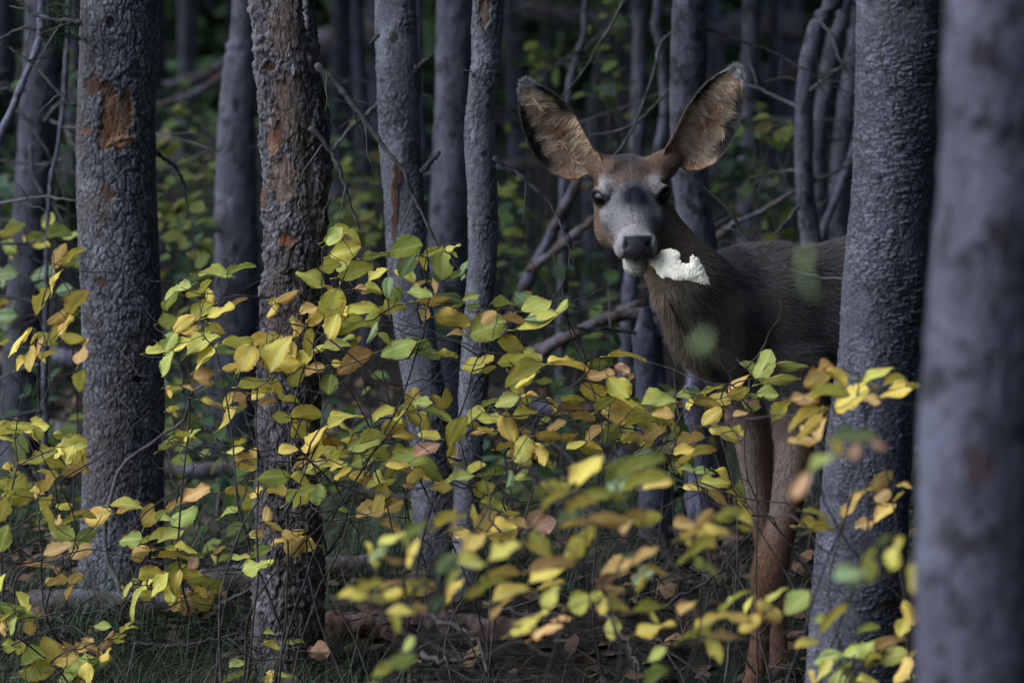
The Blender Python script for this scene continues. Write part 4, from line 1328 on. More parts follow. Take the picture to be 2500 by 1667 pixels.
def leaf_frame(ang, wr, rr):
    a2 = math.radians(ang + rr.normal(0, 4))
    dep = rr.uniform(-.35, .35)
    a = norm(RGT * math.cos(a2) + UPV * math.sin(a2) + FWD * dep)
    side = norm(np.cross(FWD, a))
    r_ = min(0.97, wr / 0.78)
    w = side * r_ + norm(np.cross(a, side)) * math.sqrt(1 - r_ * r_) * (1 if rr.random() < .5 else -1)
    w = norm(w - a * np.dot(a, w))
    n = np.cross(a, w)
    if n[2] < 0:
        w, n = -w, -n
    return a, w, n

def leaf_colour(c, rr):
    b = np.array(LEAFCOL[c])
    alt = np.array(LEAFCOL[{'g': 'y', 'y': 'g' if rr.random() < .5 else 'Y', 'Y': 'o' if rr.random() < .4 else 'y', 'o': 'Y', 'p': 'o', 't': 'g'}[c]])
    k = rr.uniform(0, .45)
    b = b * (1 - k) + alt * k
    return np.clip(b * rr.uniform(.72, 1.18), .01, .9)

def shrub(label, base, leaves, stems=(), seed=0, nstem=None, bare=12, r_stem=0.0029, spread=0.20, name='leafy_shrub', dup=.38, ust=.9):
    """leaves: (px, py, length_px, angle, width ratio, colour, Y)"""
    rr = np.random.default_rng(500 + seed)
    bx, by = base
    bz = float(ground_z(bx, by)) - 0.03
    t = thing(name, label, 'shrub', (bx, by, bz), 'shrubs in yellow autumn leaf')
    pos, dat = [], []
    more = []
    for (px, py, ln, ang, wr, c, Y) in leaves:
        if rr.random() < dup:
            s_ = ln * .55
            more.append((px + rr.normal(0, s_), py + abs(rr.normal(0, s_ * .7)), ln * rr.uniform(.6, .95), ang + rr.normal(0, 60), float(np.clip(wr + rr.normal(0, .15), .2, .8)), c if rr.random() < .6 else 'gyyYo'[rr.integers(0, 5)], Y + rr.uniform(.03, .25)))
    leaves = list(leaves) + more
    for (px, py, ln, ang, wr, c, Y) in leaves:
        a, w, n = leaf_frame(ang, wr, rr)
        Lm = ln * mpp(Y) * 1.05
        ctr = at(px, py, Y)
        b = ctr - a * Lm * 0.5
        pos.append(b - a * Lm * 0.22)
        dat.append((a, w, n, Lm, b, c))
    pos = np.array(pos)
    nodes, rad = [], []
    # main stems
    lines = [np.array([at(*p) for p in s]) for s in stems]
    if nstem is None:
        nstem = max(2, len(pos) // 15)
    cent = pos[rr.choice(len(pos), nstem, replace=False)].copy()
    for _ in range(8):
        d = np.linalg.norm(pos[:, None] - cent[None], axis=2)
        k = d.argmin(1)
        for q in range(nstem):
            if (k == q).any():
                cent[q] = pos[k == q].mean(0)
    for q in range(nstem):
        e = cent[q] + np.array([0, 0, 0.02])
        b = np.array([bx + rr.normal(0, spread), by + rr.normal(0, spread * .6), bz])
        m1 = b * .62 + e * .38 + np.array([rr.normal(0, .07), rr.normal(0, .04), rr.normal(0, .03)])
        m2 = b * .25 + e * .75 + np.array([rr.normal(0, .035), rr.normal(0, .02), rr.normal(0, .02)])
        lines.append(np.array([b, m1, m2, e]))
    for li, ln_ in enumerate(lines):
        n = 22
        C = resample(ln_, n)
        C[2:] += np.cumsum(rr.normal(0, .0022, C[2:].shape), 0) * (np.arange(n - 2) < n - 4)[:, None]
        user = li < len(stems)
        R = np.linspace(r_stem * (ust if user else 1.0), r_stem * (ust * .45 if user else .45), n)
        obj('stem', mk('stem', *tube(C, R, 7)), M_DEAD if user and ust > 1.5 else M_TWIG, t)
        for q in range(3, n):
            nodes.append(C[q]); rad.append(R[q])
    nodes = np.array(nodes); rad = np.array(rad)
    # twigs: every leaf is joined to the nearest wood below it
    left = list(range(len(pos)))
    d0 = [np.linalg.norm(nodes - pos[i], axis=1).min() for i in left]
    for i in sorted(left, key=lambda q: d0[q]):
        p = pos[i]
        dv = p - nodes
        dist = np.linalg.norm(dv, axis=1) + np.maximum(-dv[:, 2], 0) * 1.6
        k = int(dist.argmin())
        s = nodes[k]
        Lg = np.linalg.norm(p - s)
        n = 5 if Lg < .08 else 8
        tt = np.linspace(0, 1, n)[:, None]
        mid_ = (s + p) / 2 + np.array([rr.normal(0, .1) * Lg, rr.normal(0, .1) * Lg, -0.10 * Lg])
        C = s * (1 - tt) ** 2 + 2 * mid_ * tt * (1 - tt) + p * tt ** 2
        C[1:-1] += rr.normal(0, .0013, C[1:-1].shape)
        r0 = min(rad[k], .0011 + .006 * Lg)
        R = np.linspace(r0, .0008, n)
        obj('twig', mk('twig', *tube(C, R, 5)), M_TWIG, t)
        nodes = np.vstack([nodes, C[1:]]); rad = np.concatenate([rad, R[1:]])
    for q in range(bare):
        k = rr.integers(0, len(nodes))
        s = nodes[k]
        Lg = rr.uniform(.10, .32)
        d = norm(np.array([rr.normal(0, .8), rr.normal(0, .3), rr.normal(.35, .5)]))
        tt = np.linspace(0, 1, 9)[:, None]
        C = s + d * Lg * tt + np.cumsum(rr.normal(0, .007, (9, 3)), 0) * (tt > 0)
        obj('twig', mk('twig', *tube(C, np.linspace(.0021, .0008, 9), 5)), M_TWIG, t)
    for (a, w, n, Lm, b, c) in dat:
        o = bpy.data.objects.new('leaf', LEAVES[int(rr.integers(0, 20))])
        col.objects.link(o)
        o.parent = t
        b = b - np.array([bx, by, bz])
        o.matrix_basis = Matrix(((a[0] * Lm, w[0] * Lm, n[0] * Lm, b[0]), (a[1] * Lm, w[1] * Lm, n[1] * Lm, b[1]), (a[2] * Lm, w[2] * Lm, n[2] * Lm, b[2]), (0, 0, 0, 1)))
        lc = leaf_colour(c, rr)
        o.color = (*lc, 1)
    return t

RG = {'A': (0, 560), 'B': (800, 560), 'C': (1660, 560), 'D': (0, 1107), 'E': (800, 1107), 'F': (1660, 1107)}
rj = np.random.default_rng(77)
def lv(reg, Y, rows, jit=0.14):
    ox, oy = RG[reg]
    return [(ox + x / 2.8, oy + y / 2.8, l / 2.8, a, w, c, Y + rj.uniform(-jit, jit)) for (x, y, l, a, w, c) in rows]

left_b = lv('A', 11.6, [(60, 130, 130, 160, .7, 'g'), (250, 60, 150, 20, .5, 'g'), (400, 20, 160, 10, .5, 'g'), (280, 110, 120, 0, .4, 'y'), (500, 220, 130, 200, .9, 'g'), (40, 300, 160, 180, .7, 't'), (300, 310, 170, 190, .5, 't'),
    (290, 410, 120, 170, .5, 't'), (440, 405, 110, 180, .7, 't'), (40, 590, 150, 180, .8, 't'), (100, -20, 150, 30, .6, 'g'), (330, -60, 120, 60, .8, 'y'), (60, 20, 120, 200, .5, 'y'), (480, 30, 120, 30, .5, 'g'), (-30, 480, 150, 20, .5, 'Y')], .3)
left_a = lv('A', 10.0, [(395, 180, 190, 75, .35, 'o'), (490, 170, 150, 60, .3, 'y'), (375, 350, 170, 80, .2, 'Y'), (280, 490, 200, 235, .45, 'Y'), (520, 490, 190, 65, .5, 'Y'), (410, 600, 170, 230, .45, 'o'), (440, 640, 150, 215, .5, 'Y'),
    (370, 720, 130, 250, .6, 'y'), (500, 730, 170, 0, .55, 'y'), (110, 760, 200, 210, .25, 'Y'), (190, 720, 110, 60, .25, 'Y'), (215, 880, 180, 245, .5, 'Y'), (280, 800, 130, 75, .25, 'o'), (330, 840, 120, 50, .4, 'Y'), (30, 770, 80, 200, .4, 'y'),
    (555, 830, 190, 85, .5, 'o'), (550, 1030, 160, 240, .5, 'y')])
left_low = lv('A', 9.35, [(70, 1370, 160, 20, .5, 'y'), (150, 1330, 150, 20, .5, 'y'), (240, 1350, 170, 15, .6, 'y'), (250, 1390, 120, 300, .6, 'y'), (30, 1430, 120, 170, .4, 'y'), (440, 1420, 150, 160, .5, 'y'), (420, 1490, 150, 200, .5, 'y'),
    (290, 1530, 180, 190, .5, 'Y'), (500, 1470, 180, 10, .7, 'y'), (540, 1540, 120, 250, .6, 'Y'), (470, 1530, 140, 230, .6, 'y')]) + lv('D', 9.35, [(80, 100, 130, 0, .45, 'Y'), (100, 210, 170, 40, .7, 'y'), (20, 200, 130, 180, .6, 'y'),
    (130, 280, 200, 10, .5, 'y'), (330, 190, 170, 60, .5, 'Y'), (30, 380, 170, 250, .7, 'Y'), (300, 20, 200, 20, .4, 'y'), (370, 50, 150, -10, .5, 'y'), (520, 50, 200, -20, .6, 'Y'), (490, 130, 150, 200, .5, 'o'), (250, 260, 120, 0, .4, 'Y'),
    (310, 330, 130, 60, .6, 'y'), (320, 440, 170, 270, .35, 'y'), (400, 450, 80, 90, .6, 'o'), (440, 360, 120, 0, .4, 'y'), (20, 580, 200, 80, .5, 'g'), (430, 550, 170, 150, .6, 'g'), (590, 560, 170, 20, .5, 'g'), (400, 660, 220, 200, .5, 'o'),
    (550, 670, 170, 20, .5, 'o'), (390, 870, 160, 190, .45, 'o'), (515, 850, 110, 50, .6, 'o'), (410, 820, 100, 100, .5, 'o'), (470, 945, 110, 240, .5, 'o'), (560, 400, 160, 10, .3, 'Y'), (490, 460, 160, 20, .25, 'y')])
left_floor = lv('D', 9.15, [(80, 1060, 170, 180, .5, 'g'), (160, 1010, 150, 110, .6, 'y'), (60, 1110, 150, 190, .35, 'y'), (200, 1110, 140, 10, .6, 'g'), (95, 1180, 150, 245, .45, 'g'), (200, 1190, 110, 270, .8, 'o'), (80, 1310, 130, 0, .95, 'y'),
    (10, 1200, 100, 270, .5, 'o'), (10, 880, 120, 90, .4, 'y'), (700, 1190, 120, 0, .4, 'g'), (860, 1180, 120, 50, .3, 'y'), (270, 1370, 250, 190, .55, 'g'), (350, 1350, 200, 90, .6, 'Y'), (570, 1300, 130, 60, .7, 'o'), (640, 1320, 150, 0, .6, 'o'),
    (710, 1290, 180, 60, .45, 'p'), (800, 1260, 130, 15, .4, 'y'), (450, 1400, 170, 20, .4, 'Y'), (540, 1420, 240, 35, .35, 'g'), (670, 1420, 220, 45, .5, 'g'), (260, 1490, 260, 20, .6, 'y'), (480, 1500, 200, 50, .4, 'g'), (590, 1500, 160, 270, .7, 'Y'),
    (720, 1370, 120, 60, .5, 'Y')], .08)
trunk_front = lv('D', 9.75, [(660, 430, 180, 10, .7, 'Y'), (860, 330, 210, 10, .4, 'y'), (880, 370, 170, 20, .35, 'Y'), (1020, 420, 180, 70, .75, 'Y'), (1090, 410, 100, 60, .6, 'g'), (890, 580, 170, 180, .7, 'g'), (1080, 570, 250, 20, .35, 'y'), (1170, 570, 200, 20, .4, 'g'),
    (990, 640, 190, 20, .3, 'o'), (1340, 270, 200, 20, .5, 'o'), (1210, 340, 180, 40, .3, 'o'), (1260, 420, 220, 40, .5, 'g'), (1140, 440, 100, 20, .3, 'g'), (1180, 790, 130, 60, .5, 'y'), (1330, 760, 140, 60, .5, 'p'), (1300, 840, 170, 120, .6, 'Y'),
    (1050, 830, 200, 20, .5, 'y'), (1000, 880, 200, 210, .3, 'y'), (910, 1010, 230, 240, .2, 'y'), (870, 910, 170, 210, .25, 'y'), (1180, 950, 180, 260, .5, 'y'), (1210, 970, 220, -20, .7, 'o'), (1280, 1020, 170, 250, .7, 'o'), (1380, 850, 150, 20, .5, 'y'),
    (1100, 900, 200, 40, .5, 'y'), (1200, 880, 180, 100, .5, 'Y'), (1380, 920, 140, -40, .6, 'Y'), (1180, 680, 200, 15, .3, 'Y'), (1310, 690, 160, 25, .3, 'g'), (1200, 640, 150, 10, .3, 'y'), (1270, 640, 150, 0, .3, 'y'), (1500, 660, 100, 30, .4, 'o'),
    (1530, 700, 110, 40, .4, 'g'), (1000, 970, 150, 0, .5, 'Y')])
mid_left = lv('A', 9.45, [(1200, 420, 230, 200, .35, 'g'), (1480, 300, 240, 5, .4, 'g'), (1650, 260, 200, 20, .25, 'g'), (1370, 550, 180, 200, .85, 'y'), (1430, 490, 160, 70, .4, 'y'), (1400, 390, 120, 50, .4, 'y'), (1330, 440, 120, 190, .3, 'y'), (1600, 500, 180, 55, .25, 'o'),
    (1510, 560, 200, 25, .3, 'y'), (1150, 620, 140, 20, .7, 'g'), (1250, 630, 180, 200, .7, 'Y'), (1300, 670, 170, 20, .4, 'Y'), (1150, 760, 150, 80, .6, 'g'), (1210, 780, 170, 40, .45, 'y'), (1350, 770, 240, 45, .4, 'y'), (1150, 920, 200, 250, .5, 'g'),
    (1460, 690, 120, 10, .3, 'y'), (1390, 985, 150, 30, .6, 'o'), (1420, 870, 230, 50, .35, 'y'), (1190, 1090, 110, 0, .3, 'Y'), (1290, 1075, 90, 0, .35, 'o'), (1440, 1165, 140, 0, .35, 'Y'), (1560, 1170, 130, 70, .6, 'Y'), (1640, 1140, 110, 30, .6, 'o'),
    (1570, 1300, 200, 40, .3, 'Y'), (1180, 1220, 90, 30, .5, 'Y'), (1160, 1430, 200, 40, .3, 'g'), (1270, 1400, 150, 10, .4, 'y'), (1330, 1390, 90, 60, .3, 'g'), (1630, 1460, 110, 40, .4, 'y'), (1610, 1520, 130, 10, .4, 'y'), (1660, 1560, 130, 20, .4, 'o'), (1740, 1510, 120, 60, .5, 'Y')]) \
    + lv('D', 9.45, [(1620, 250, 170, 10, .5, 'Y'), (1750, 270, 110, 50, .4, 'Y'), (1710, 340, 170, 20, .45, 'y'), (1580, 380, 170, 40, .25, 'g'), (1640, 40, 110, 50, .5, 'o'), (1730, 60, 170, 240, .7, 'Y')])
scaly_front = lv('A', 9.15, [(1960, 450, 170, 35, .45, 'o'), (1860, 550, 110, 205, .6, 'Y'), (1880, 490, 100, 20, .3, 'y'), (1620, 750, 220, 20, .4, 'y'), (1590, 830, 120, 10, .35, 'g'), (1740, 750, 220, 190, .5, 'Y'), (1680, 870, 220, 60, .7, 'Y'), (2020, 660, 150, 85, .65, 'Y'),
    (2170, 610, 190, 35, .4, 'Y'), (2110, 770, 180, 260, .5, 'y'), (1880, 850, 260, 75, .5, 'y'), (1800, 850, 130, 40, .25, 't'), (1980, 820, 150, 280, .6, 'Y'), (1960, 920, 170, 190, .7, 'Y'), (2150, 960, 150, 200, .55, 'o'), (2040, 990, 200, 240, .4, 'y'),
    (2250, 1060, 150, 260, .75, 'g'), (2280, 660, 180, 250, .6, 'y'), (2290, 780, 180, 20, .4, 'g'), (2270, 500, 220, 90, .7, 'y'), (2200, 530, 90, 250, .6, 'o'), (2290, 50, 160, 40, .7, 'g'), (1580, 930, 130, 20, .5, 'Y'), (1740, 1040, 220, 20, .5, 'y'),
    (1790, 1090, 140, 20, .6, 'Y'), (1900, 1080, 150, 300, .4, 'y'), (1820, 760, 160, 60, .5, 'y'), (1930, 760, 150, -30, .5, 'Y'), (2060, 870, 160, 200, .6, 'y'), (2090, 1250, 200, 10, .5, 'y'), (1930, 1300, 150, 190, .5, 'y'), (2050, 1370, 170, 220, .7, 'y'),
    (1960, 1500, 130, 20, .55, 'Y'), (2150, 1420, 200, 75, .35, 'Y'), (2290, 1310, 140, 45, .4, 'y'), (2180, 1490, 200, 60, .5, 'Y'), (2090, 1490, 100, 90, .5, 'Y'), (2260, 1450, 120, 10, .5, 'o')]) \
    + lv('D', 9.15, [(1870, 150, 230, 10, .45, 'g'), (1890, 240, 150, 10, .6, 'Y'), (2060, 170, 150, 0, .5, 'y'), (2060, 60, 130, 40, .5, 'o'), (2170, 280, 150, 260, .8, 'g'), (2050, 260, 240, 40, .35, 'g'), (2060, 290, 200, 50, .35, 'y'), (2150, 90, 160, 20, .5, 'y'),
    (2280, 30, 150, 30, .5, 'y'), (1830, 430, 120, 60, .7, 'o'), (1880, 480, 130, -10, .3, 'Y'), (1770, 545, 100, 0, .8, 'o'), (1980, 540, 200, 40, .25, 'Y'), (2020, 630, 170, 45, .75, 'o'), (1890, 610, 130, 40, .25, 'o'), (1790, 670, 180, 25, .4, 'g'),
    (1740, 770, 180, 20, .6, 'g'), (1820, 750, 100, 0, .5, 'y'), (1640, 710, 130, 10, .25, 'y')])
seedling = lv('D', 9.35, [(1855, 1300, 110, 0, .6, 'y'), (1840, 1220, 80, 10, .4, 'g'), (1620, 1430, 120, 30, .5, 'g'), (1640, 1510, 100, 60, .4, 'y'), (1830, 1530, 130, 80, .4, 'Y'), (1950, 1500, 140, 10, .3, 'g'), (2180, 1350, 170, 0, .85, 'p'), (1690, 1550, 90, 60, .4, 'y'), (1560, 1530, 150, 40, .25, 'y'),
    (1960, 1290, 90, 10, .4, 'g'), (2040, 1290, 90, 170, .3, 'g')], .05)
centre = lv('B', 9.25, [(60, 40, 190, 30, .6, 'y'), (110, 150, 200, 20, .8, 'y'), (330, 190, 190, 5, .25, 'g'), (540, 130, 240, 20, .55, 'g'), (550, 230, 230, 70, .5, 't'), (650, 230, 110, 320, .5, 'y'), (780, 240, 180, 270, .85, 'g'), (730, 160, 150, 10, .35, 'y'), (850, 120, 110, 30, .4, 'y'),
    (190, 290, 240, 20, .5, 'y'), (330, 300, 150, 50, .35, 'y'), (410, 390, 140, 250, .6, 't'), (470, 440, 110, 80, .8, 'g'), (310, 410, 130, 10, .6, 'y'), (640, 360, 130, 40, .3, 'o'), (630, 420, 170, 5, .4, 'g'), (720, 470, 220, 10, .4, 'Y'), (660, 575, 100, 80, .85, 'o'), (830, 450, 200, 10, .4, 't'),
    (890, 300, 130, 30, .4, 'g'), (930, 260, 110, 70, .5, 't'), (30, 400, 100, -20, .4, 'o'), (230, 400, 90, 10, .4, 'o'), (60, 500, 200, 260, .6, 'Y'), (250, 540, 240, 10, .5, 'y'), (440, 540, 200, 25, .4, 'Y'), (300, 610, 130, 200, .6, 'g'), (120, 640, 220, 30, .5, 'y'), (170, 680, 240, 15, .3, 'y'),
    (80, 760, 200, 20, .45, 'g'), (300, 700, 160, 240, .4, 't'), (400, 740, 120, 330, .5, 'g'), (170, 880, 280, 200, .6, 'o'), (90, 910, 140, 10, .4, 'Y'), (480, 800, 260, 195, .4, 'g'), (660, 790, 260, -20, .35, 'g'), (820, 860, 140, -10, .4, 'y'), (850, 620, 240, -15, .6, 'Y'), (880, 710, 130, 10, .25, 'o'),
    (1090, 670, 270, 200, .7, 'g'), (1340, 500, 180, 150, .65, 't'), (1430, 540, 220, 10, .45, 'g'), (1590, 540, 160, 35, .25, 'g'), (1460, 610, 230, 0, .35, 't'), (1440, 650, 290, 15, .35, 'y'), (1270, 620, 150, -20, .4, 'o'), (1250, 800, 180, 180, .6, 'y'), (1000, 930, 170, 200, .6, 'y'), (1100, 890, 90, 40, .6, 'Y'),
    (20, 260, 150, 200, .6, 'y'), (90, 580, 150, 60, .6, 'Y'), (30, 640, 140, 200, .6, 'Y'), (200, 780, 120, 60, .4, 'y'), (1190, 500, 150, 170, .5, 'g'), (980, 470, 120, 20, .5, 'g')])
centre_low = lv('B', 9.2, [(590, 1150, 150, 100, .8, 'Y'), (650, 1190, 130, -10, .5, 'g'), (800, 1160, 160, 80, .55, 'Y'), (760, 1240, 180, 0, .5, 'g'), (1000, 1260, 150, 190, .5, 'y'), (1100, 1290, 160, 0, .5, 'y'), (880, 1360, 220, 230, .6, 'y'), (1060, 1360, 150, 170, .3, 'o'), (1090, 1370, 130, -20, .4, 'Y'),
    (100, 1270, 230, 30, .25, 'y'), (380, 1260, 170, 210, .5, 'y'), (560, 1260, 170, -20, .5, 'y'), (620, 1310, 200, -40, .5, 'Y'), (440, 1360, 150, 0, .6, 'Y'), (300, 1420, 170, 30, .5, 'y'), (240, 1470, 230, 20, .4, 'g'), (160, 1440, 140, 0, .4, 'Y'), (360, 1540, 170, 0, .5, 'y'), (530, 1520, 190, 0, .5, 'y'),
    (670, 1490, 210, 40, .5, 'p'), (840, 1520, 100, 80, .6, 'Y'), (40, 1510, 200, 10, .5, 'y'), (480, 1290, 140, 60, .5, 'y'), (520, 1400, 160, 10, .4, 'Y'), (700, 1400, 150, 160, .5, 'y')]) \
    + lv('E', 9.2, [(370, 290, 170, 60, .8, 'Y'), (300, 400, 220, 10, .5, 'o'), (330, 340, 150, 80, .7, 'Y'), (110, 380, 80, 0, .5, 'g'), (430, 110, 150, 250, .5, 'y'), (30, 60, 150, 20, .5, 'y'), (250, 40, 200, 20, .5, 'g'), (220, 140, 150, 20, .5, 'Y'), (360, 180, 220, 30, .4, 'y'), (560, 40, 280, 0, .5, 'g'),
    (700, 90, 250, -20, .5, 'g'), (600, 150, 150, 40, .5, 'Y'), (690, 160, 90, 0, .5, 'Y'), (780, 240, 150, 0, .5, 'Y'), (900, 160, 200, 20, .45, 'g'), (1010, 90, 130, 30, .6, 'y'), (1130, 140, 220, 0, .35, 'g'), (560, 220, 100, 0, .5, 'o'), (850, 20, 100, 80, .6, 'o'), (100, 130, 140, 40, .4, 'Y'), (470, 60, 160, 20, .5, 'Y')])
centre_right = lv('B', 9.1, [(1280, 890, 230, 180, .5, 'y'), (1400, 860, 150, -30, .5, 'y'), (1340, 960, 280, 195, .4, 'y'), (1650, 910, 300, 10, .2, 'Y'), (2040, 840, 240, 10, .25, 'y'), (1840, 910, 130, 20, .6, 'y'), (1350, 1020, 160, 200, .5, 'y'), (1480, 1040, 110, 0, .5, 'g'), (1860, 1000, 200, 10, .35, 'o'),
    (2010, 960, 110, -30, .7, 'p'), (1980, 1090, 200, -50, .7, 'y'), (1820, 1110, 180, 170, .65, 'Y'), (1670, 1140, 160, 20, .4, 'y'), (1890, 1180, 170, 40, .5, 'g'), (2040, 1190, 230, 10, .3, 'y'), (1660, 1230, 190, 180, .5, 'o'), (1750, 1290, 170, -10, .4, 'o'), (2000, 1250, 260, 0, .6, 'Y'), (2130, 1290, 200, 20, .5, 'y'),
    (2250, 1150, 230, 20, .4, 'g'), (2230, 1370, 180, 200, .6, 'o'), (2290, 1260, 150, 0, .5, 'o'), (1940, 1390, 190, 60, .55, 'g'), (1830, 1370, 150, 200, .5, 'o'), (1230, 1180, 180, 20, .6, 'g'), (1120, 1180, 140, 20, .35, 'g'), (1340, 1250, 180, 20, .5, 'y'), (1390, 1130, 130, 10, .25, 'Y'), (1540, 1180, 130, -20, .3, 'Y'),
    (1220, 1350, 200, 270, .8, 'Y'), (1350, 1370, 90, 0, .6, 'o'), (1340, 1500, 200, 70, .6, 'y'), (1230, 1480, 150, 10, .4, 'Y'), (1510, 1390, 180, 10, .4, 'Y'), (1460, 1520, 150, -50, .6, 'Y'), (1800, 1500, 150, 0, .6, 'Y'), (2150, 1530, 140, 10, .4, 't'), (1560, 1340, 140, 30, .5, 'o'), (1640, 1420, 150, 10, .4, 'Y'), (1700, 1480, 140, 200, .5, 'y'), (2080, 1420, 150, 20, .5, 'Y')]) \
    + lv('E', 9.1, [(1075, 215, 130, 0, .75, 'y'), (1140, 360, 200, -20, .5, 'y'), (1260, 400, 110, 0, .5, 'y'), (1340, 20, 150, 10, .5, 'y'), (1480, 30, 150, -20, .6, 'Y'), (1330, 150, 120, 20, .5, 'g'), (1250, 180, 120, 60, .5, 't')])
deer_front = lv('C', 8.75, [(580, 930, 220, 50, .55, 'g'), (770, 920, 240, 5, .35, 'g'), (670, 1000, 250, 20, .3, 'y'), (600, 1120, 150, 0, .7, 'g'), (400, 1120, 170, 20, .5, 'y'), (380, 1050, 180, 60, .4, 'o'), (110, 1110, 130, 10, .5, 't'), (30, 1130, 110, 0, .5, 'g'), (220, 1100, 150, 15, .25, 'y'), (180, 1170, 180, 0, .5, 'Y'),
    (270, 1160, 160, 0, .5, 'y'), (210, 1260, 170, 200, .55, 'Y'), (410, 1250, 110, 30, .5, 'o'), (490, 1180, 140, -5, .5, 'p'), (690, 1230, 190, 220, .6, 'y'), (310, 1390, 220, -20, .5, 'Y'), (400, 1370, 90, -40, .6, 'y'), (60, 1430, 190, 30, .5, 'o'), (130, 1500, 190, 30, .5, 'Y'), (30, 1520, 150, 10, .5, 'Y')]) \
    + lv('F', 8.75, [(170, 110, 150, 10, .5, 'g'), (50, 110, 120, 0, .4, 'g'), (230, 200, 220, 0, .4, 'y'), (80, 230, 120, 0, .5, 'Y'), (260, 280, 180, -20, .5, 'o'), (400, 280, 180, -10, .4, 'y'), (410, 230, 100, 270, .4, 'g'), (300, 140, 130, -20, .4, 'y'), (30, 30, 120, 40, .6, 'Y')])
right_near = lv('C', 7.6, [(950, 980, 230, 190, .65, 'o'), (1080, 1000, 170, -20, .5, 'Y'), (850, 1160, 200, 0, .4, 'o'), (850, 1260, 270, 200, .25, 'Y'), (880, 1330, 230, 220, .35, 'Y'), (950, 1360, 170, 230, .35, 'o'), (1010, 1100, 240, 15, .35, 'y'), (1160, 1140, 280, 200, .5, 'Y'), (1310, 1170, 130, -20, .6, 'o'), (1330, 980, 240, 50, .25, 'y'),
    (1460, 1030, 160, 30, .3, 'y'), (1490, 1120, 250, 10, .4, 'Y'), (1590, 1060, 100, 10, .4, 'y')]) \
    + lv('F', 7.7, [(1370, 180, 180, 60, .6, 'o'), (1390, 290, 140, 30, .5, 'o'), (1280, 250, 120, 30, .3, 'Y'), (1170, 350, 210, 55, .3, 'Y'), (1390, 400, 180, 40, .4, 'Y'), (1490, 300, 110, 45, .3, 'Y'), (1260, 490, 130, 10, .6, 'o'), (930, 480, 240, 10, .4, 'Y'), (930, 390, 170, 0, .3, 'y'), (980, 500, 150, 20, .5, 'Y'), (1540, 220, 110, 0, .4, 'Y')])
right_low = lv('F', 7.5, [(1580, 1090, 170, 80, .6, 'Y'), (1530, 1190, 150, 60, .6, 'y'), (1420, 1270, 220, 30, .45, 'o'), (1280, 1190, 150, 30, .4, 'g'), (1250, 1310, 300, 35, .25, 'g'), (1150, 1360, 250, 20, .3, 'g'), (1310, 1390, 120, 20, .5, 'y'), (1010, 1410, 200, 15, .3, 'g'), (1000, 1480, 190, 50, .35, 'y'), (1120, 1470, 160, 40, .5, 'g'), (1060, 1540, 140, 80, .5, 'g'),
    (1530, 1480, 200, 60, .35, 'Y'), (1450, 1390, 220, 20, .4, 'y'), (1570, 1370, 150, 60, .5, 'Y'), (1280, 1540, 150, 10, .4, 'y'), (1180, 1520, 130, 120, .5, 'g')])
near_left = lv('E', 6.6, [(600, 510, 220, 50, .35, 'g'), (450, 590, 230, 210, .35, 'y'), (350, 680, 180, 230, .4, 't'), (590, 680, 200, 260, .3, 'Y'), (560, 640, 160, -60, .4, 'y'), (830, 440, 220, 30, .3, 'y'), (800, 740, 180, 60, .6, 't'), (1000, 640, 250, 40, .35, 'Y'), (960, 740, 250, 10, .5, 'y'), (1190, 650, 250, 45, .25, 'y'), (1190, 790, 220, 25, .4, 'Y'),
    (280, 900, 200, 30, .45, 'Y'), (170, 950, 200, 20, .4, 'y'), (420, 880, 150, 45, .3, 'o'), (640, 900, 220, 30, .6, 'y'), (620, 1040, 120, 0, .6, 'o'), (740, 1010, 150, 60, .6, 't'), (860, 930, 200, 60, .4, 'Y'), (860, 840, 120, 40, .5, 'y'), (490, 1060, 180, 20, .4, 'y'), (460, 1150, 140, 250, .4, 'y'), (1010, 950, 140, 20, .5, 'y'), (1120, 890, 200, 10, .3, 'y'), (230, 970, 160, 0, .4, 'p'),
    (500, 1400, 200, 30, .5, 'g'), (400, 1480, 200, 200, .4, 'y'), (550, 1320, 150, 60, .5, 'g')], .25)
near_mid_sharp = lv('E', 8.2, [(1070, 460, 190, 50, .7, 'Y'), (890, 510, 140, 10, .4, 'Y'), (940, 570, 150, 0, .6, 'Y'), (1190, 530, 230, 10, .7, 'Y'), (1300, 480, 150, -20, .6, 'o'), (1440, 570, 150, 280, .7, 'y'), (1420, 450, 160, 50, .6, 'p'), (1010, 410, 120, 90, .5, 'Y')])
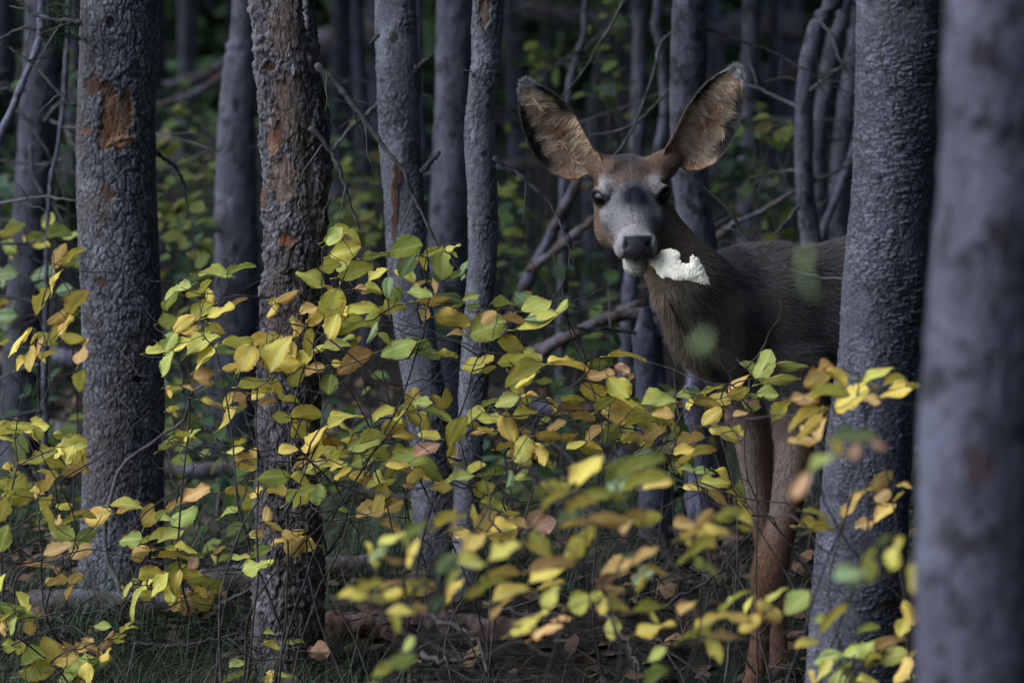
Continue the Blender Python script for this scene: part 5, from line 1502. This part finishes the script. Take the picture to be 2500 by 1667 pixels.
near_right = lv('E', 6.8, [(1560, 220, 200, 10, .5, 'y'), (1540, 300, 200, 50, .3, 'y'), (1770, 100, 260, 65, .45, 'Y'), (1780, 70, 100, 70, .6, 'o'), (1840, 270, 350, 30, .4, 'y'), (1720, 330, 200, 40, .4, 'Y'), (1900, 260, 200, 20, .4, 't'), (2000, 190, 250, 30, .4, 't'), (2160, 170, 300, 30, .35, 'y'), (2130, 60, 300, 40, .35, 'g'), (2250, 200, 200, 20, .4, 'Y'), (1920, 420, 260, 20, .45, 'o'),
    (2170, 430, 220, 20, .45, 'y'), (2090, 420, 200, 160, .4, 'o'), (1640, 420, 200, 30, .4, 't'), (1700, 600, 300, 60, .35, 'y'), (1520, 740, 280, 30, .35, 'o'), (1480, 800, 250, 40, .35, 'Y'), (2050, 730, 300, 10, .35, 't'), (2180, 700, 200, 30, .25, 'o'), (1980, 800, 260, 20, .4, 'o'), (1900, 850, 200, 200, .4, 'p'), (2230, 780, 160, 0, .35, 'Y'), (2130, 880, 140, 80, .5, 'Y'),
    (1230, 940, 260, 30, .3, 'Y'), (1520, 980, 180, 60, .7, 'y'), (1750, 1000, 240, 20, .6, 'y'), (1880, 1040, 120, 70, .5, 'y'), (1990, 1020, 150, -10, .45, 'Y'), (1950, 920, 180, 10, .35, 'o'), (1350, 1140, 280, 35, .2, 'y'), (1520, 1180, 280, 30, .3, 'o'), (2200, 1040, 260, 25, .3, 'y'), (2230, 1180, 270, 20, .3, 'Y'), (2260, 1380, 150, 30, .4, 'g'), (2240, 1520, 200, 40, .4, 'g')], .3)
near_far_right = lv('F', 6.9, [(330, 400, 210, 30, .45, 'y'), (30, 470, 150, 20, .6, 'o'), (160, 430, 150, 60, .5, 'o'), (240, 500, 180, 0, .5, 'Y'), (440, 500, 100, 0, .4, 'y'), (80, 550, 180, 20, .3, 'Y'), (140, 620, 200, 45, .45, 'y'), (20, 710, 120, 50, .5, 'y'), (160, 750, 150, -35, .45, 'g'), (40, 1040, 150, 60, .4, 'o'), (360, 990, 260, 45, .2, 'y'), (110, 1200, 260, 30, .25, 'y'), (380, 1110, 240, 0, .35, 'Y'),
    (310, 1240, 250, 20, .3, 'o'), (480, 1160, 180, 40, .4, 'Y'), (600, 1080, 200, -40, .6, 'Y'), (640, 950, 170, 50, .3, 'y'), (810, 1030, 230, 40, .5, 'g'), (1060, 1130, 260, 45, .3, 'y'), (970, 1140, 100, 0, .6, 'g'), (860, 1280, 180, 25, .4, 'Y')], .3)
very_near = lv('C', 5.6, [(1180, 1400, 300, 15, .3, 't'), (1210, 1520, 120, 60, .7, 'p'), (1060, 1490, 120, -60, .6, 'Y'), (1360, 1470, 110, 0, .5, 'p')], .2) \
    + lv('F', 5.6, [(820, 220, 200, 60, .5, 'p'), (950, 70, 250, 40, .3, 'g'), (1150, 810, 220, 30, .4, 't'), (1300, 790, 150, -70, .6, 'y'), (1460, 680, 220, 75, .4, 'y'), (1400, 590, 100, 40, .4, 'g'), (1600, 850, 200, 80, .3, 'y')], .2)
blur_sprig = lv('C', 3.6, [(850, 190, 130, 80, .3, 't'), (860, 330, 130, -60, .3, 't'), (900, 420, 140, -30, .35, 't'), (800, 280, 90, 120, .3, 'g'), (150, 760, 130, 60, .35, 't'), (210, 830, 130, -40, .35, 'g'), (110, 800, 120, 160, .3, 't')], .2)

def bw(px, Y):
    return float(at(px, 1500, Y)[0]), Y
shrub('sparse yellow-orange shrub stem rising beside the wounded pine', bw(165, 10.0), left_a, [[(172, 1500, 10.0), (168, 1060, 10.0), (155, 920, 10.0), (148, 800, 10.0), (138, 700, 10.0), (130, 620, 10.0)]], 1, nstem=2, bare=3)
shrub('soft green shrub partly hidden by the wounded pine', bw(90, 11.6), left_b, [], 2, bare=4)
shrub('yellow and orange leafed shrub low beside the wounded pine', bw(105, 9.35), left_low, [[(115, 1520, 9.35), (112, 1360, 9.35), (100, 1230, 9.35), (98, 1190, 9.35)]], 3, bare=12)
shrub('broad-leaved green and gold plant on the floor below the fallen log', bw(150, 9.15), left_floor, [], 4, nstem=4, bare=4)
shrub('golden shrub with a thick grey stem bending across the wounded pine', bw(300, 9.85), trunk_front, [[(300, 1560, 9.8), (293, 1428, 9.92), (264, 1357, 9.95), (257, 1278, 9.97), (275, 1200, 9.98), (304, 1136, 9.98), (330, 1112, 9.97), (393, 1064, 9.95), (450, 1017, 9.9), (461, 964, 9.88), (496, 942, 9.85)]], 5, bare=10, ust=2.2)
shrub('tall green-yellow shrub between the wounded and scaly pines', bw(520, 9.45), mid_left, [], 6, bare=12)
shrub('dense golden shrub screening the middle of the scaly pine', bw(735, 9.15), scaly_front, [], 7, bare=14)
shrub('tiny leafy seedlings at the foot of the scaly pine', bw(690, 9.35), seedling, [], 8, nstem=4, bare=2, spread=.06)
shrub('large green and yellow shrub around the slender scarred trunk', bw(985, 9.25), centre, [[(1010, 1700, 9.2), (960, 1300, 9.2), (915, 1120, 9.22), (905, 1000, 9.25), (880, 900, 9.25)]], 9, bare=16)
shrub('low yellow shrub crowded with bare twigs under the slender trunk', bw(960, 9.2), centre_low, [], 10, bare=22)
shrub('pale yellow shrub reaching up to the chest of the deer', bw(1420, 9.1), centre_right, [], 11, bare=24)
shrub('yellow-green shrub in front of the deer legs', bw(1790, 8.75), deer_front, [[(1850, 1800, 8.7), (1845, 1300, 8.72), (1840, 1120, 8.74), (1832, 1010, 8.75)]], 12, bare=12, nstem=5)
shrub('golden sprays hanging in front of the rippled trunk', bw(2230, 7.65), right_near, [[(2250, 2000, 7.6), (2225, 1350, 7.6), (2205, 1150, 7.6), (2160, 1000, 7.6), (2140, 955, 7.6)]], 13, bare=3, nstem=4)
shrub('green pinnate-looking sprays at the foot of the rippled trunk', bw(2150, 7.5), right_low, [], 14, bare=3, nstem=3)
shrub('blurred yellow shrub sweeping over the rotten wood', bw(1120, 6.6), near_left, [], 15, bare=10)
shrub('gold and orange leaves grouped above the blurred shrub', bw(1200, 8.2), near_mid_sharp, [], 16, bare=4, nstem=2)
shrub('blurred yellow-green shrub spreading below the pale yellow one', bw(1520, 6.8), near_right, [], 17, bare=12)
shrub('blurred yellow leaves around the forelegs of the deer', bw(1830, 6.9), near_far_right, [], 18, bare=6)
shrub('very blurred pink and green leaves near the rippled trunk', bw(2180, 5.6), very_near, [], 19, bare=0, nstem=2)
shrub('faint blurred green sprig hanging before the shoulder of the deer', bw(1900, 3.6), blur_sprig, [], 20, dup=0, bare=0, nstem=2, r_stem=0.0016)

# ---------------------------------------------------------------- undergrowth further back: leaves too soft to tell apart
def bush(label, px, py, Y, wpx, hpx, n, mixc, seed, lsize=.055):
    rr = np.random.default_rng(900 + seed)
    c = at(px, py, Y)
    gz = float(ground_z(c[0], c[1]))
    t = thing('undergrowth_shrub', label, 'shrub', (c[0], c[1], gz - .02), 'undergrowth shrubs in the background')
    Vs, Fs, Cs, n0 = [], [], [], 0
    tmpl = np.array([[0, 0, 0], [.3, .3, .06], [.7, .32, .02], [1, 0, -.12], [.7, -.32, .02], [.3, -.3, .06], [.5, 0, -.03]])
    tf = np.array([[0, 1, 6], [1, 2, 6], [2, 3, 6], [3, 4, 6], [4, 5, 6], [5, 0, 6]])
    nodes = []
    for s in range(5):
        e = c + np.array([rr.normal(0, .3) * wpx * mpp(Y), rr.normal(0, .15), rr.uniform(0, .5) * hpx * mpp(Y)])
        b = np.array([c[0] + rr.normal(0, .05), c[1] + rr.normal(0, .05), gz - .02])
        C = resample(np.array([b, b * .6 + e * .4 + rr.normal(0, .05, 3), e]), 10)
        obj('stem', mk('stem', *tube(C, np.linspace(.005, .0015, 10), 5)), M_TWIG, t)
    for k in range(n):
        p = c + np.array([rr.normal(0, .38) * wpx * mpp(Y), rr.normal(0, .22), rr.normal(0, .38) * hpx * mpp(Y)])
        if p[2] < gz:
            p[2] = gz + rr.random() * .1
        a = norm(np.array([rr.normal(0, 1), rr.normal(0, .6), rr.normal(-.1, .45)]))
        nn_ = norm(np.array([rr.normal(0, .5), rr.normal(-.4, .5), 1]))
        w = norm(np.cross(nn_, a)); nn_ = np.cross(a, w)
        s = lsize * rr.uniform(.6, 1.3)
        Vs.append(p + s * (tmpl[:, :1] * a + tmpl[:, 1:2] * w + tmpl[:, 2:] * nn_)); Fs.append(tf + n0); n0 += 7
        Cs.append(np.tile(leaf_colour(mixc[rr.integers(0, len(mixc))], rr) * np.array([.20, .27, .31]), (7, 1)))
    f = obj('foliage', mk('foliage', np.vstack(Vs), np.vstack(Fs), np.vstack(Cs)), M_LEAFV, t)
    f['kind'] = 'stuff'
BU = [(430, 330, 15, 110, 150, 90, 'gtty'), (450, 480, 14, 110, 180, 110, 'gyyto'), (470, 620, 13, 110, 160, 90, 'gtyY'), (420, 800, 13, 120, 200, 90, 'gty'), (470, 1000, 12.5, 150, 200, 100, 'gtty'),
      (850, 450, 15, 110, 170, 90, 'gyto'), (860, 560, 13.5, 110, 120, 70, 'gyYo'), (860, 200, 20, 100, 160, 60, 'tt'), (1050, 760, 13, 120, 160, 70, 'gt'), (1250, 560, 14, 200, 220, 130, 'ggyt'), (1340, 690, 14.5, 220, 160, 120, 'gtt'), (1450, 850, 12.6, 160, 160, 80, 'gt'),
      (1360, 120, 17, 140, 180, 70, 'gt'), (1500, 90, 14.5, 70, 160, 55, 'gygt'), (1480, 200, 13.8, 80, 70, 26, 'gt'), (1310, 150, 15, 60, 50, 22, 'gy'), (1860, 310, 13.0, 110, 50, 22, 'gyo'), (1800, 430, 14.5, 150, 140, 80, 'gtt'), (1890, 480, 14, 130, 160, 80, 'gyt'), (2010, 420, 15, 90, 160, 50, 'gt'),
      (120, 260, 14.5, 120, 200, 80, 'gtt'), (30, 520, 13.5, 140, 200, 90, 'gtt'), (130, 900, 12.6, 200, 240, 100, 'gtt'), (60, 1180, 11.6, 200, 200, 90, 'gtyy'), (560, 1180, 11.6, 200, 180, 90, 'gtty'), (850, 1080, 11.8, 180, 160, 80, 'gty'), (1120, 1180, 11.6, 240, 200, 110, 'gtty'),
      (1400, 1120, 11.6, 260, 200, 110, 'gtty'), (1900, 1260, 10.6, 60, 60, 14, 'gt'), (1650, 1200, 11.4, 160, 160, 70, 'gty'), (1000, 330, 17, 60, 160, 40, 'gt'), (1600, 420, 16, 200, 120, 70, 'otg'), (640, 1250, 11, 120, 120, 40, 'gy'), (1600, 1050, 10.4, 200, 120, 60, 'Yyog')]
WHERE = ['uppermost between the wounded pine and soft grey trunk', 'second clump down between the wounded pine and soft grey trunk', 'low beside the base of the soft grey trunk', 'seen past the middle of the wounded pine', 'low behind the tall green-yellow shrub',
         'behind the drooping branches of the scaly pine', 'just above the golden shrub of the scaly pine', 'far behind the top of the scaly pine', 'between the sap-streaked and slender trunks', 'beside the cheek of the deer', 'above the slanting dead log', 'below the slanting dead log',
         'above the tip of the drooping ear', 'between the drooping ear and the ear-side trunks', 'touching the narrow trunk between the ears', 'just off the tip of the drooping ear', 'beside the outer edge of the upright ear', 'under the upright ear', 'between the soft straight trunk and the bent trunk', 'behind the thin bent trunks',
         'behind the leaning bare pole', 'behind the soft green shrub', 'behind the sparse yellow-orange stem', 'behind the low yellow and orange shrub', 'behind the fallen grey log', 'behind the foot of the sap-streaked trunk', 'behind the low shrub crowded with twigs',
         'behind the pale yellow shrub', 'between the deer leg and the rippled trunk', 'behind the shrub at the deer legs', 'between the sap-streaked and blurred grey trunks', 'behind the forehead of the deer', 'at the foot of the scaly pine', 'under the chest of the deer']
for k, (px, py, Y, w, h, n, mc) in enumerate(BU):
    bush('soft %s clump of leaves %s' % ('yellow-green' if ('y' in mc or 'Y' in mc or 'o' in mc) else 'dull green', WHERE[k]), px, py, Y, w, h, int(n * .75), mc, k)

# ---------------------------------------------------------------- fallen logs and branches
def log(name, label, pts, r0, r1, seed, mat=M_BARK, tint=(1, 1, 1), sides=28, cutc=None, cat='log', style=0.012):
    P = np.array([at(*p) for p in pts])
    n = 90
    C = resample(P, n)
    T, U, W = frames(C)
    rr = np.random.default_rng(1200 + seed)
    R = np.linspace(r0, r1, n)
    a = np.linspace(0, 2 * math.pi, sides, endpoint=False)
    V = C[:, None] + R[:, None, None] * (np.cos(a)[None, :, None] * U[:, None] + np.sin(a)[None, :, None] * W[:, None])
    nrm = (V - C[:, None]) / R[:, None, None]
    Q = V.reshape(-1, 3)
    h = (fbm(Q * 60, 4, 600 + seed) - .5) * style + (fbm(Q * 14, 3, 610 + seed) - .5) * style * 1.5
    V = V + nrm * h.reshape(n, sides, 1)
    lich = np.clip((fbm(Q * 20, 4, 620 + seed) - .45) * 5, 0, 1)[:, None]
    c = (BROWN * (1 - lich) + GREY * lich) * np.asarray(tint) * (.6 + .8 * fbm(Q * 90, 3, 630 + seed))[:, None]
    V = V.reshape(-1, 3)
    i = np.arange(n - 1)[:, None] * sides
    j = np.arange(sides)[None, :]
    jn = (j + 1) % sides
    F = np.stack([i + j, i + jn, i + sides + jn, i + sides + j], -1).reshape(-1, 4)
    b = C[n // 2]
    t = thing(name, label, cat, (b[0], b[1], max(0, b[2] - r0)))
    obj('log_bark', mk('log_bark', V, F, np.clip(c, .004, 1)), mat, t)
    for e, s, rad in ((0, -1, R[0]), (n - 1, 1, R[-1])):
        an = np.linspace(0, 2 * math.pi, 20, endpoint=False)
        rings = []
        for q in (1.02, .7, .4, .1):
            rings.append(C[e] + T[e] * s * (.003 * (1 - q) + rr.normal(0, .001)) + rad * q * (np.cos(an)[:, None] * U[e] + np.sin(an)[:, None] * W[e]))
        Vc = np.vstack(rings)
        ii_ = np.arange(3)[:, None] * 20
        jj = np.arange(20)[None, :]
        Fc = np.stack([ii_ + jj, ii_ + (jj + 1) % 20, ii_ + 20 + (jj + 1) % 20, ii_ + 20 + jj], -1).reshape(-1, 4)
        obj('cut_end', mk('cut_end', Vc, Fc), M_CUT, t)
    return t
M_CUT = mat_plain('log_end', (0.10, 0.055, 0.035), (0.22, 0.13, 0.09), scale=80, bump=0.5)
log('fallen_log', 'dark fallen log lying across the foot of the wounded pine', [(78, 1478, 9.95), (180, 1476, 9.92), (320, 1480, 9.9), (470, 1466, 9.87)], .034, .030, 1, tint=(1.0, 1.0, 1.08))
log('fallen_log', 'grey fallen log passing behind the foot of the scaly pine', [(480, 1426, 10.1), (640, 1412, 10.1), (780, 1396, 10.15), (905, 1388, 10.2)], .032, .030, 2, tint=(1.25, 1.2, 1.3))
log('fallen_log', 'slim weathered log lying level among the shrubs', [(700, 1300, 12.4), (860, 1302, 12.3), (1010, 1304, 12.3)], .012, .010, 3, tint=(1.5, 1.5, 1.6))
log('fallen_log', 'long dark log stretching behind the forelegs of the deer', [(1200, 1318, 11.9), (1450, 1302, 11.9), (1700, 1296, 11.9), (1860, 1300, 11.9)], .022, .018, 4, tint=(.7, .7, .75))
log('fallen_log', 'thin log beside the hooves of the deer', [(1870, 1652, 9.75), (1920, 1646, 9.75), (2010, 1638, 9.8)], .010, .009, 5, tint=(.9, .9, 1))
log('rotten_log', 'crumbling reddish rotten log half sunk in the grass', [(770, 1545, 9.75), (900, 1540, 9.75), (1050, 1545, 9.73), (1280, 1550, 9.7)], .05, .035, 6, tint=(1.1, .85, .75), style=.03)
log('fallen_log', 'slanting dead log under the chin of the deer', [(1290, 872, 12.2), (1400, 815, 12.0), (1490, 775, 12.0), (1600, 760, 12.0)], .017, .013, 7, tint=(.9, .85, .9))
log('dead_pole', 'thin dead pole lying above the slanting log', [(1290, 862, 12.6), (1390, 815, 12.5), (1480, 778, 12.5), (1560, 735, 12.4)], .010, .008, 8, tint=(1, 1, 1.1))
log('dead_pole', 'bluish leaning pole beside the cheek of the deer', [(1230, 830, 13.2), (1281, 700, 13.1), (1346, 574, 13.0), (1400, 463, 12.9), (1420, 400, 12.9)], .017, .013, 9, tint=(1.1, 1.1, 1.3))
log('dead_pole', 'crossing pale branch beside the cheek of the deer', [(1290, 660, 12.9), (1335, 628, 12.8), (1400, 575, 12.7), (1470, 520, 12.7)], .010, .008, 10, tint=(1.2, 1.2, 1.3))
log('dead_pole', 'arching grey branch behind the back of the deer', [(1700, 650, 12.6), (1737, 597, 12.5), (1786, 551, 12.4), (1860, 515, 12.4), (1939, 467, 12.4), (1985, 440, 12.5)], .010, .007, 11, tint=(1.2, 1.2, 1.3))
log('dead_pole', 'dark slender branch slanting down to the back of the deer', [(1718, 456, 9.9), (1750, 485, 9.85), (1786, 520, 9.8), (1808, 565, 9.78), (1835, 605, 9.75)], .0022, .0045, 12, tint=(.25, .25, .27), sides=12, style=.002)
log('dead_pole', 'fine branch running past the thin bent trunk', [(1960, 445, 13), (2010, 432, 12.8), (2060, 410, 12.8), (2100, 380, 12.8)], .006, .004, 13, tint=(.7, .7, .75), sides=12, style=.003)
LOGW = ['behind the soft grey trunk, upper of two crossing ones', 'behind the soft grey trunk, lower of two crossing ones', 'level beside the middle of the soft grey trunk', 'behind the outer edge of the drooping ear', 'far above the drooping ear',
        'behind the dark trunk at its middle', 'behind the tall green-yellow shrub', 'behind the sap-streaked trunk among green leaves', 'behind the pale yellow shrub top', 'behind the sparse yellow-orange stem, low down', 'low between the wounded and scaly pines', 'under the drooping ear',
        'far behind the upright ear, highest', 'behind the tip of the upright ear', 'far behind the gap beside the scaly pine', 'between the sap-streaked and slender trunks']
for k, (pts, r_) in enumerate([([(400, 215, 17), (520, 175, 17), (580, 120, 17)], .02), ([(380, 260, 16), (480, 225, 16), (560, 170, 16)], .014), ([(410, 395, 16), (520, 390, 16)], .02), ([(1180, 300, 19), (1290, 290, 19), (1420, 300, 19)], .04), ([(1230, 20, 26), (1400, 40, 26), (1520, 70, 26)], .06),
                               ([(0, 880, 13.5), (110, 870, 13.4), (240, 890, 13.4)], .03), ([(380, 940, 13.4), (520, 960, 13.3), (640, 970, 13.3)], .03), ([(820, 1010, 13), (960, 1030, 13), (1040, 1040, 13)], .03), ([(1180, 960, 13), (1330, 1000, 13), (1500, 1010, 13)], .03), ([(-10, 1060, 12.6), (120, 1050, 12.5), (230, 1070, 12.5)], .028),
                               ([(360, 1140, 12), (470, 1150, 12), (600, 1140, 12)], .022), ([(1200, 420, 17), (1300, 400, 17), (1420, 410, 17)], .03), ([(1700, 100, 24), (1850, 60, 24), (1960, 70, 24)], .09), ([(1720, 210, 22), (1900, 180, 22), (2050, 190, 22)], .06), ([(760, 120, 26), (900, 90, 26), (1000, 100, 26)], .10), ([(1000, 400, 18), (1090, 395, 18), (1200, 380, 18)], .035)]):
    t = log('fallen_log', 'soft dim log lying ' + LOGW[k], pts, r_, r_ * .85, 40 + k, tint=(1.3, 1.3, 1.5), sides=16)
    t['group'] = 'dim logs in the background'

# fallen twigs and dead branches on the floor, each its own thing
for k, (pts, r_) in enumerate([([(310, 1505, 9.9), (400, 1525, 9.8), (500, 1535, 9.75), (620, 1505, 9.7)], .004), ([(320, 1570, 9.6), (400, 1575, 9.55), (520, 1560, 9.5), (620, 1540, 9.5)], .004), ([(500, 1450, 10.2), (560, 1470, 10.1), (640, 1455, 10.0)], .003),
                               ([(520, 1330, 10.3), (600, 1335, 10.2), (700, 1310, 10.0), (780, 1290, 9.9)], .003), ([(540, 1470, 9.6), (620, 1440, 9.55), (700, 1425, 9.5), (800, 1350, 9.5), (840, 1280, 9.5)], .004), ([(680, 1430, 9.45), (700, 1500, 9.45), (705, 1560, 9.45), (730, 1585, 9.45)], .0035),
                               ([(150, 1500, 9.7), (155, 1560, 9.6), (170, 1590, 9.55)], .004), ([(300, 1480, 9.9), (320, 1560, 9.7), (370, 1610, 9.6)], .006), ([(1000, 1480, 8.6), (1080, 1520, 8.5), (1160, 1560, 8.4), (1190, 1640, 8.3)], .006), ([(1030, 1600, 8.6), (1100, 1612, 8.5), (1170, 1608, 8.5)], .006),
                               ([(1480, 1500, 8.4), (1530, 1560, 8.3), (1560, 1640, 8.2)], .005), ([(1180, 1470, 9.2), (1300, 1500, 9.1), (1420, 1490, 9.1)], .005), ([(1690, 1380, 9.9), (1730, 1410, 9.8), (1770, 1450, 9.8)], .008), ([(1620, 1480, 9.6), (1690, 1440, 9.6), (1750, 1400, 9.6), (1840, 1290, 9.6)], .005),
                               ([(950, 1640, 9.5), (1060, 1620, 9.5), (1200, 1650, 9.5)], .005), ([(780, 1620, 9.6), (860, 1600, 9.6), (960, 1610, 9.6)], .004)]):
    P = np.array([at(*p) for p in pts])
    rr = np.random.default_rng(1500 + k)
    C = resample(P, 26)
    C[1:-1] += rr.normal(0, .003, C[1:-1].shape)
    parts = [tube(C, np.linspace(r_, r_ * .45, 26), 8)]
    for _ in range(4):
        q = rr.integers(4, 22)
        d = norm(norm(C[q + 1] - C[q]) + rr.normal(0, .7, 3))
        tt = np.linspace(0, 1, 6)[:, None]
        parts.append(tube(C[q] + d * rr.uniform(.04, .14) * tt + rr.normal(0, .003, (6, 3)) * tt, np.linspace(r_ * .5, .0006, 6), 5))
    V, F = join(parts)
    b = C[0]
    ob = obj('fallen_branch', mk('fallen_branch', V - b, F), M_TWIG, None, b)
    tag(ob, 'thin dead branch caught in the grass and stems near the forest floor', 'branch', 'dead branches on the floor')

# ---------------------------------------------------------------- grass, litter
rr = np.random.default_rng(31)
def scatter(n, y0, y1, pad=.15):
    y = rr.uniform(y0, y1, n)
    hw = y * 1250 / FPX + pad
    x = rr.uniform(-1, 1, n) * hw
    return x, y
nb = 36000
x, y = scatter(nb * 2, 7.6, 13.5)
dens = fbm(np.stack([x * 2.2, y * 1.6, x * 0], 1), 3, 701)
keep = dens > rr.uniform(.36, .60, len(x))
x, y = x[keep][:nb], y[keep][:nb]
nb = len(x)
z = ground_z(x, y) - .01
ht = rr.uniform(.05, .19, nb)
az = rr.uniform(0, 2 * math.pi, nb)
lean = rr.uniform(.4, 1.9, nb)
hd_ = np.stack([np.cos(az), np.sin(az), np.zeros(nb)], 1)
sdv = np.stack([-np.sin(az), np.cos(az), np.zeros(nb)], 1) * rr.uniform(.0008, .0018, nb)[:, None]
b0 = np.stack([x, y, z], 1)
rowsV = []
for u in (0, .35, .7, 1.0):
    c = b0 + hd_ * (ht * lean * u * u)[:, None] + np.array([0, 0, 1.0]) * (ht * (u - .35 * lean * u * u))[:, None]
    w = 1 - u * .85
    rowsV += [c - sdv * w, c + sdv * w]
GV = np.stack(rowsV, 1).reshape(-1, 3)
k8 = (np.arange(nb) * 8)[:, None]
GF2 = np.concatenate([k8 + np.array([[0, 1, 3, 2]]), k8 + np.array([[2, 3, 5, 4]]), k8 + np.array([[4, 5, 7, 6]])])
gc = np.array([.026, .050, .024])[None] * rr.uniform(.35, 1.7, nb)[:, None]
dry = rr.random(nb) < .22
gc[dry] = np.array([.11, .09, .055]) * rr.uniform(.5, 1.1, dry.sum())[:, None]
g = obj('grass', mk('grass', GV, GF2, np.repeat(gc, 8, 0)), mat_attr('grass_blade', rough=.7, nscale=8, namt=.2))
g['kind'] = 'stuff'
g['label'] = 'fine dark green grass covering the forest floor'
g['category'] = 'grass'

nl = 9000
x, y = scatter(nl, 7.6, 16)
z = ground_z(x, y) + rr.uniform(.0, .035, nl)
Vs, Fs, Cs, n0 = [], [], [], 0
tf = np.array([[0, 1, 2], [0, 2, 3], [3, 2, 4], [3, 4, 5]])
for k in range(nl):
    p = np.array([x[k], y[k], z[k]])
    if rr.random() < .55:      # twig or needle
        d = norm(np.array([rr.normal(), rr.normal(), rr.normal(0, .25)])) * rr.uniform(.03, .13)
        s = norm(np.cross(d, [rr.normal(0, .3), rr.normal(0, .3), 1])) * rr.uniform(.0008, .0026)
        u = np.cross(norm(d), s)
        V = np.array([p - s, p + u, p + d + u, p - s + d, p + s + d, p + s])
        F = np.array([[0, 1, 2], [0, 2, 3], [1, 5, 4], [1, 4, 2]])
        c = np.array([.07, .06, .058]) * rr.uniform(.4, 1.6)
    else:                       # dead leaf
        a = norm(np.array([rr.normal(), rr.normal(), rr.normal(0, .3)])); w = norm(np.cross([rr.normal(0, .4), rr.normal(0, .4), 1], a))
        s = rr.uniform(.015, .035)
        V = p + s * np.array([-a, -a * .4 + w * .5 + np.array([0, 0, .2]), a * .4 + w * .5, -a * .4 - w * .5, a * .4 - w * .5 + np.array([0, 0, .2]), a])
        F = np.array([[0, 1, 3], [1, 2, 4], [1, 4, 3], [2, 5, 4]])
        c = np.array([[.09, .055, .035], [.14, .085, .045], [.06, .04, .03]][rr.integers(0, 3)]) * rr.uniform(.5, 1.4)
    Vs.append(V); Fs.append(F + n0); n0 += 6; Cs.append(np.tile(c, (6, 1)))
lt = obj('ground_litter', mk('ground_litter', np.vstack(Vs), np.vstack(Fs), np.vstack(Cs), smooth=False), mat_attr('litter', rough=.9, nscale=30, namt=.3))
lt['kind'] = 'stuff'
lt['label'] = 'brown twigs, needles and dead leaves strewn on the floor'
lt['category'] = 'litter'
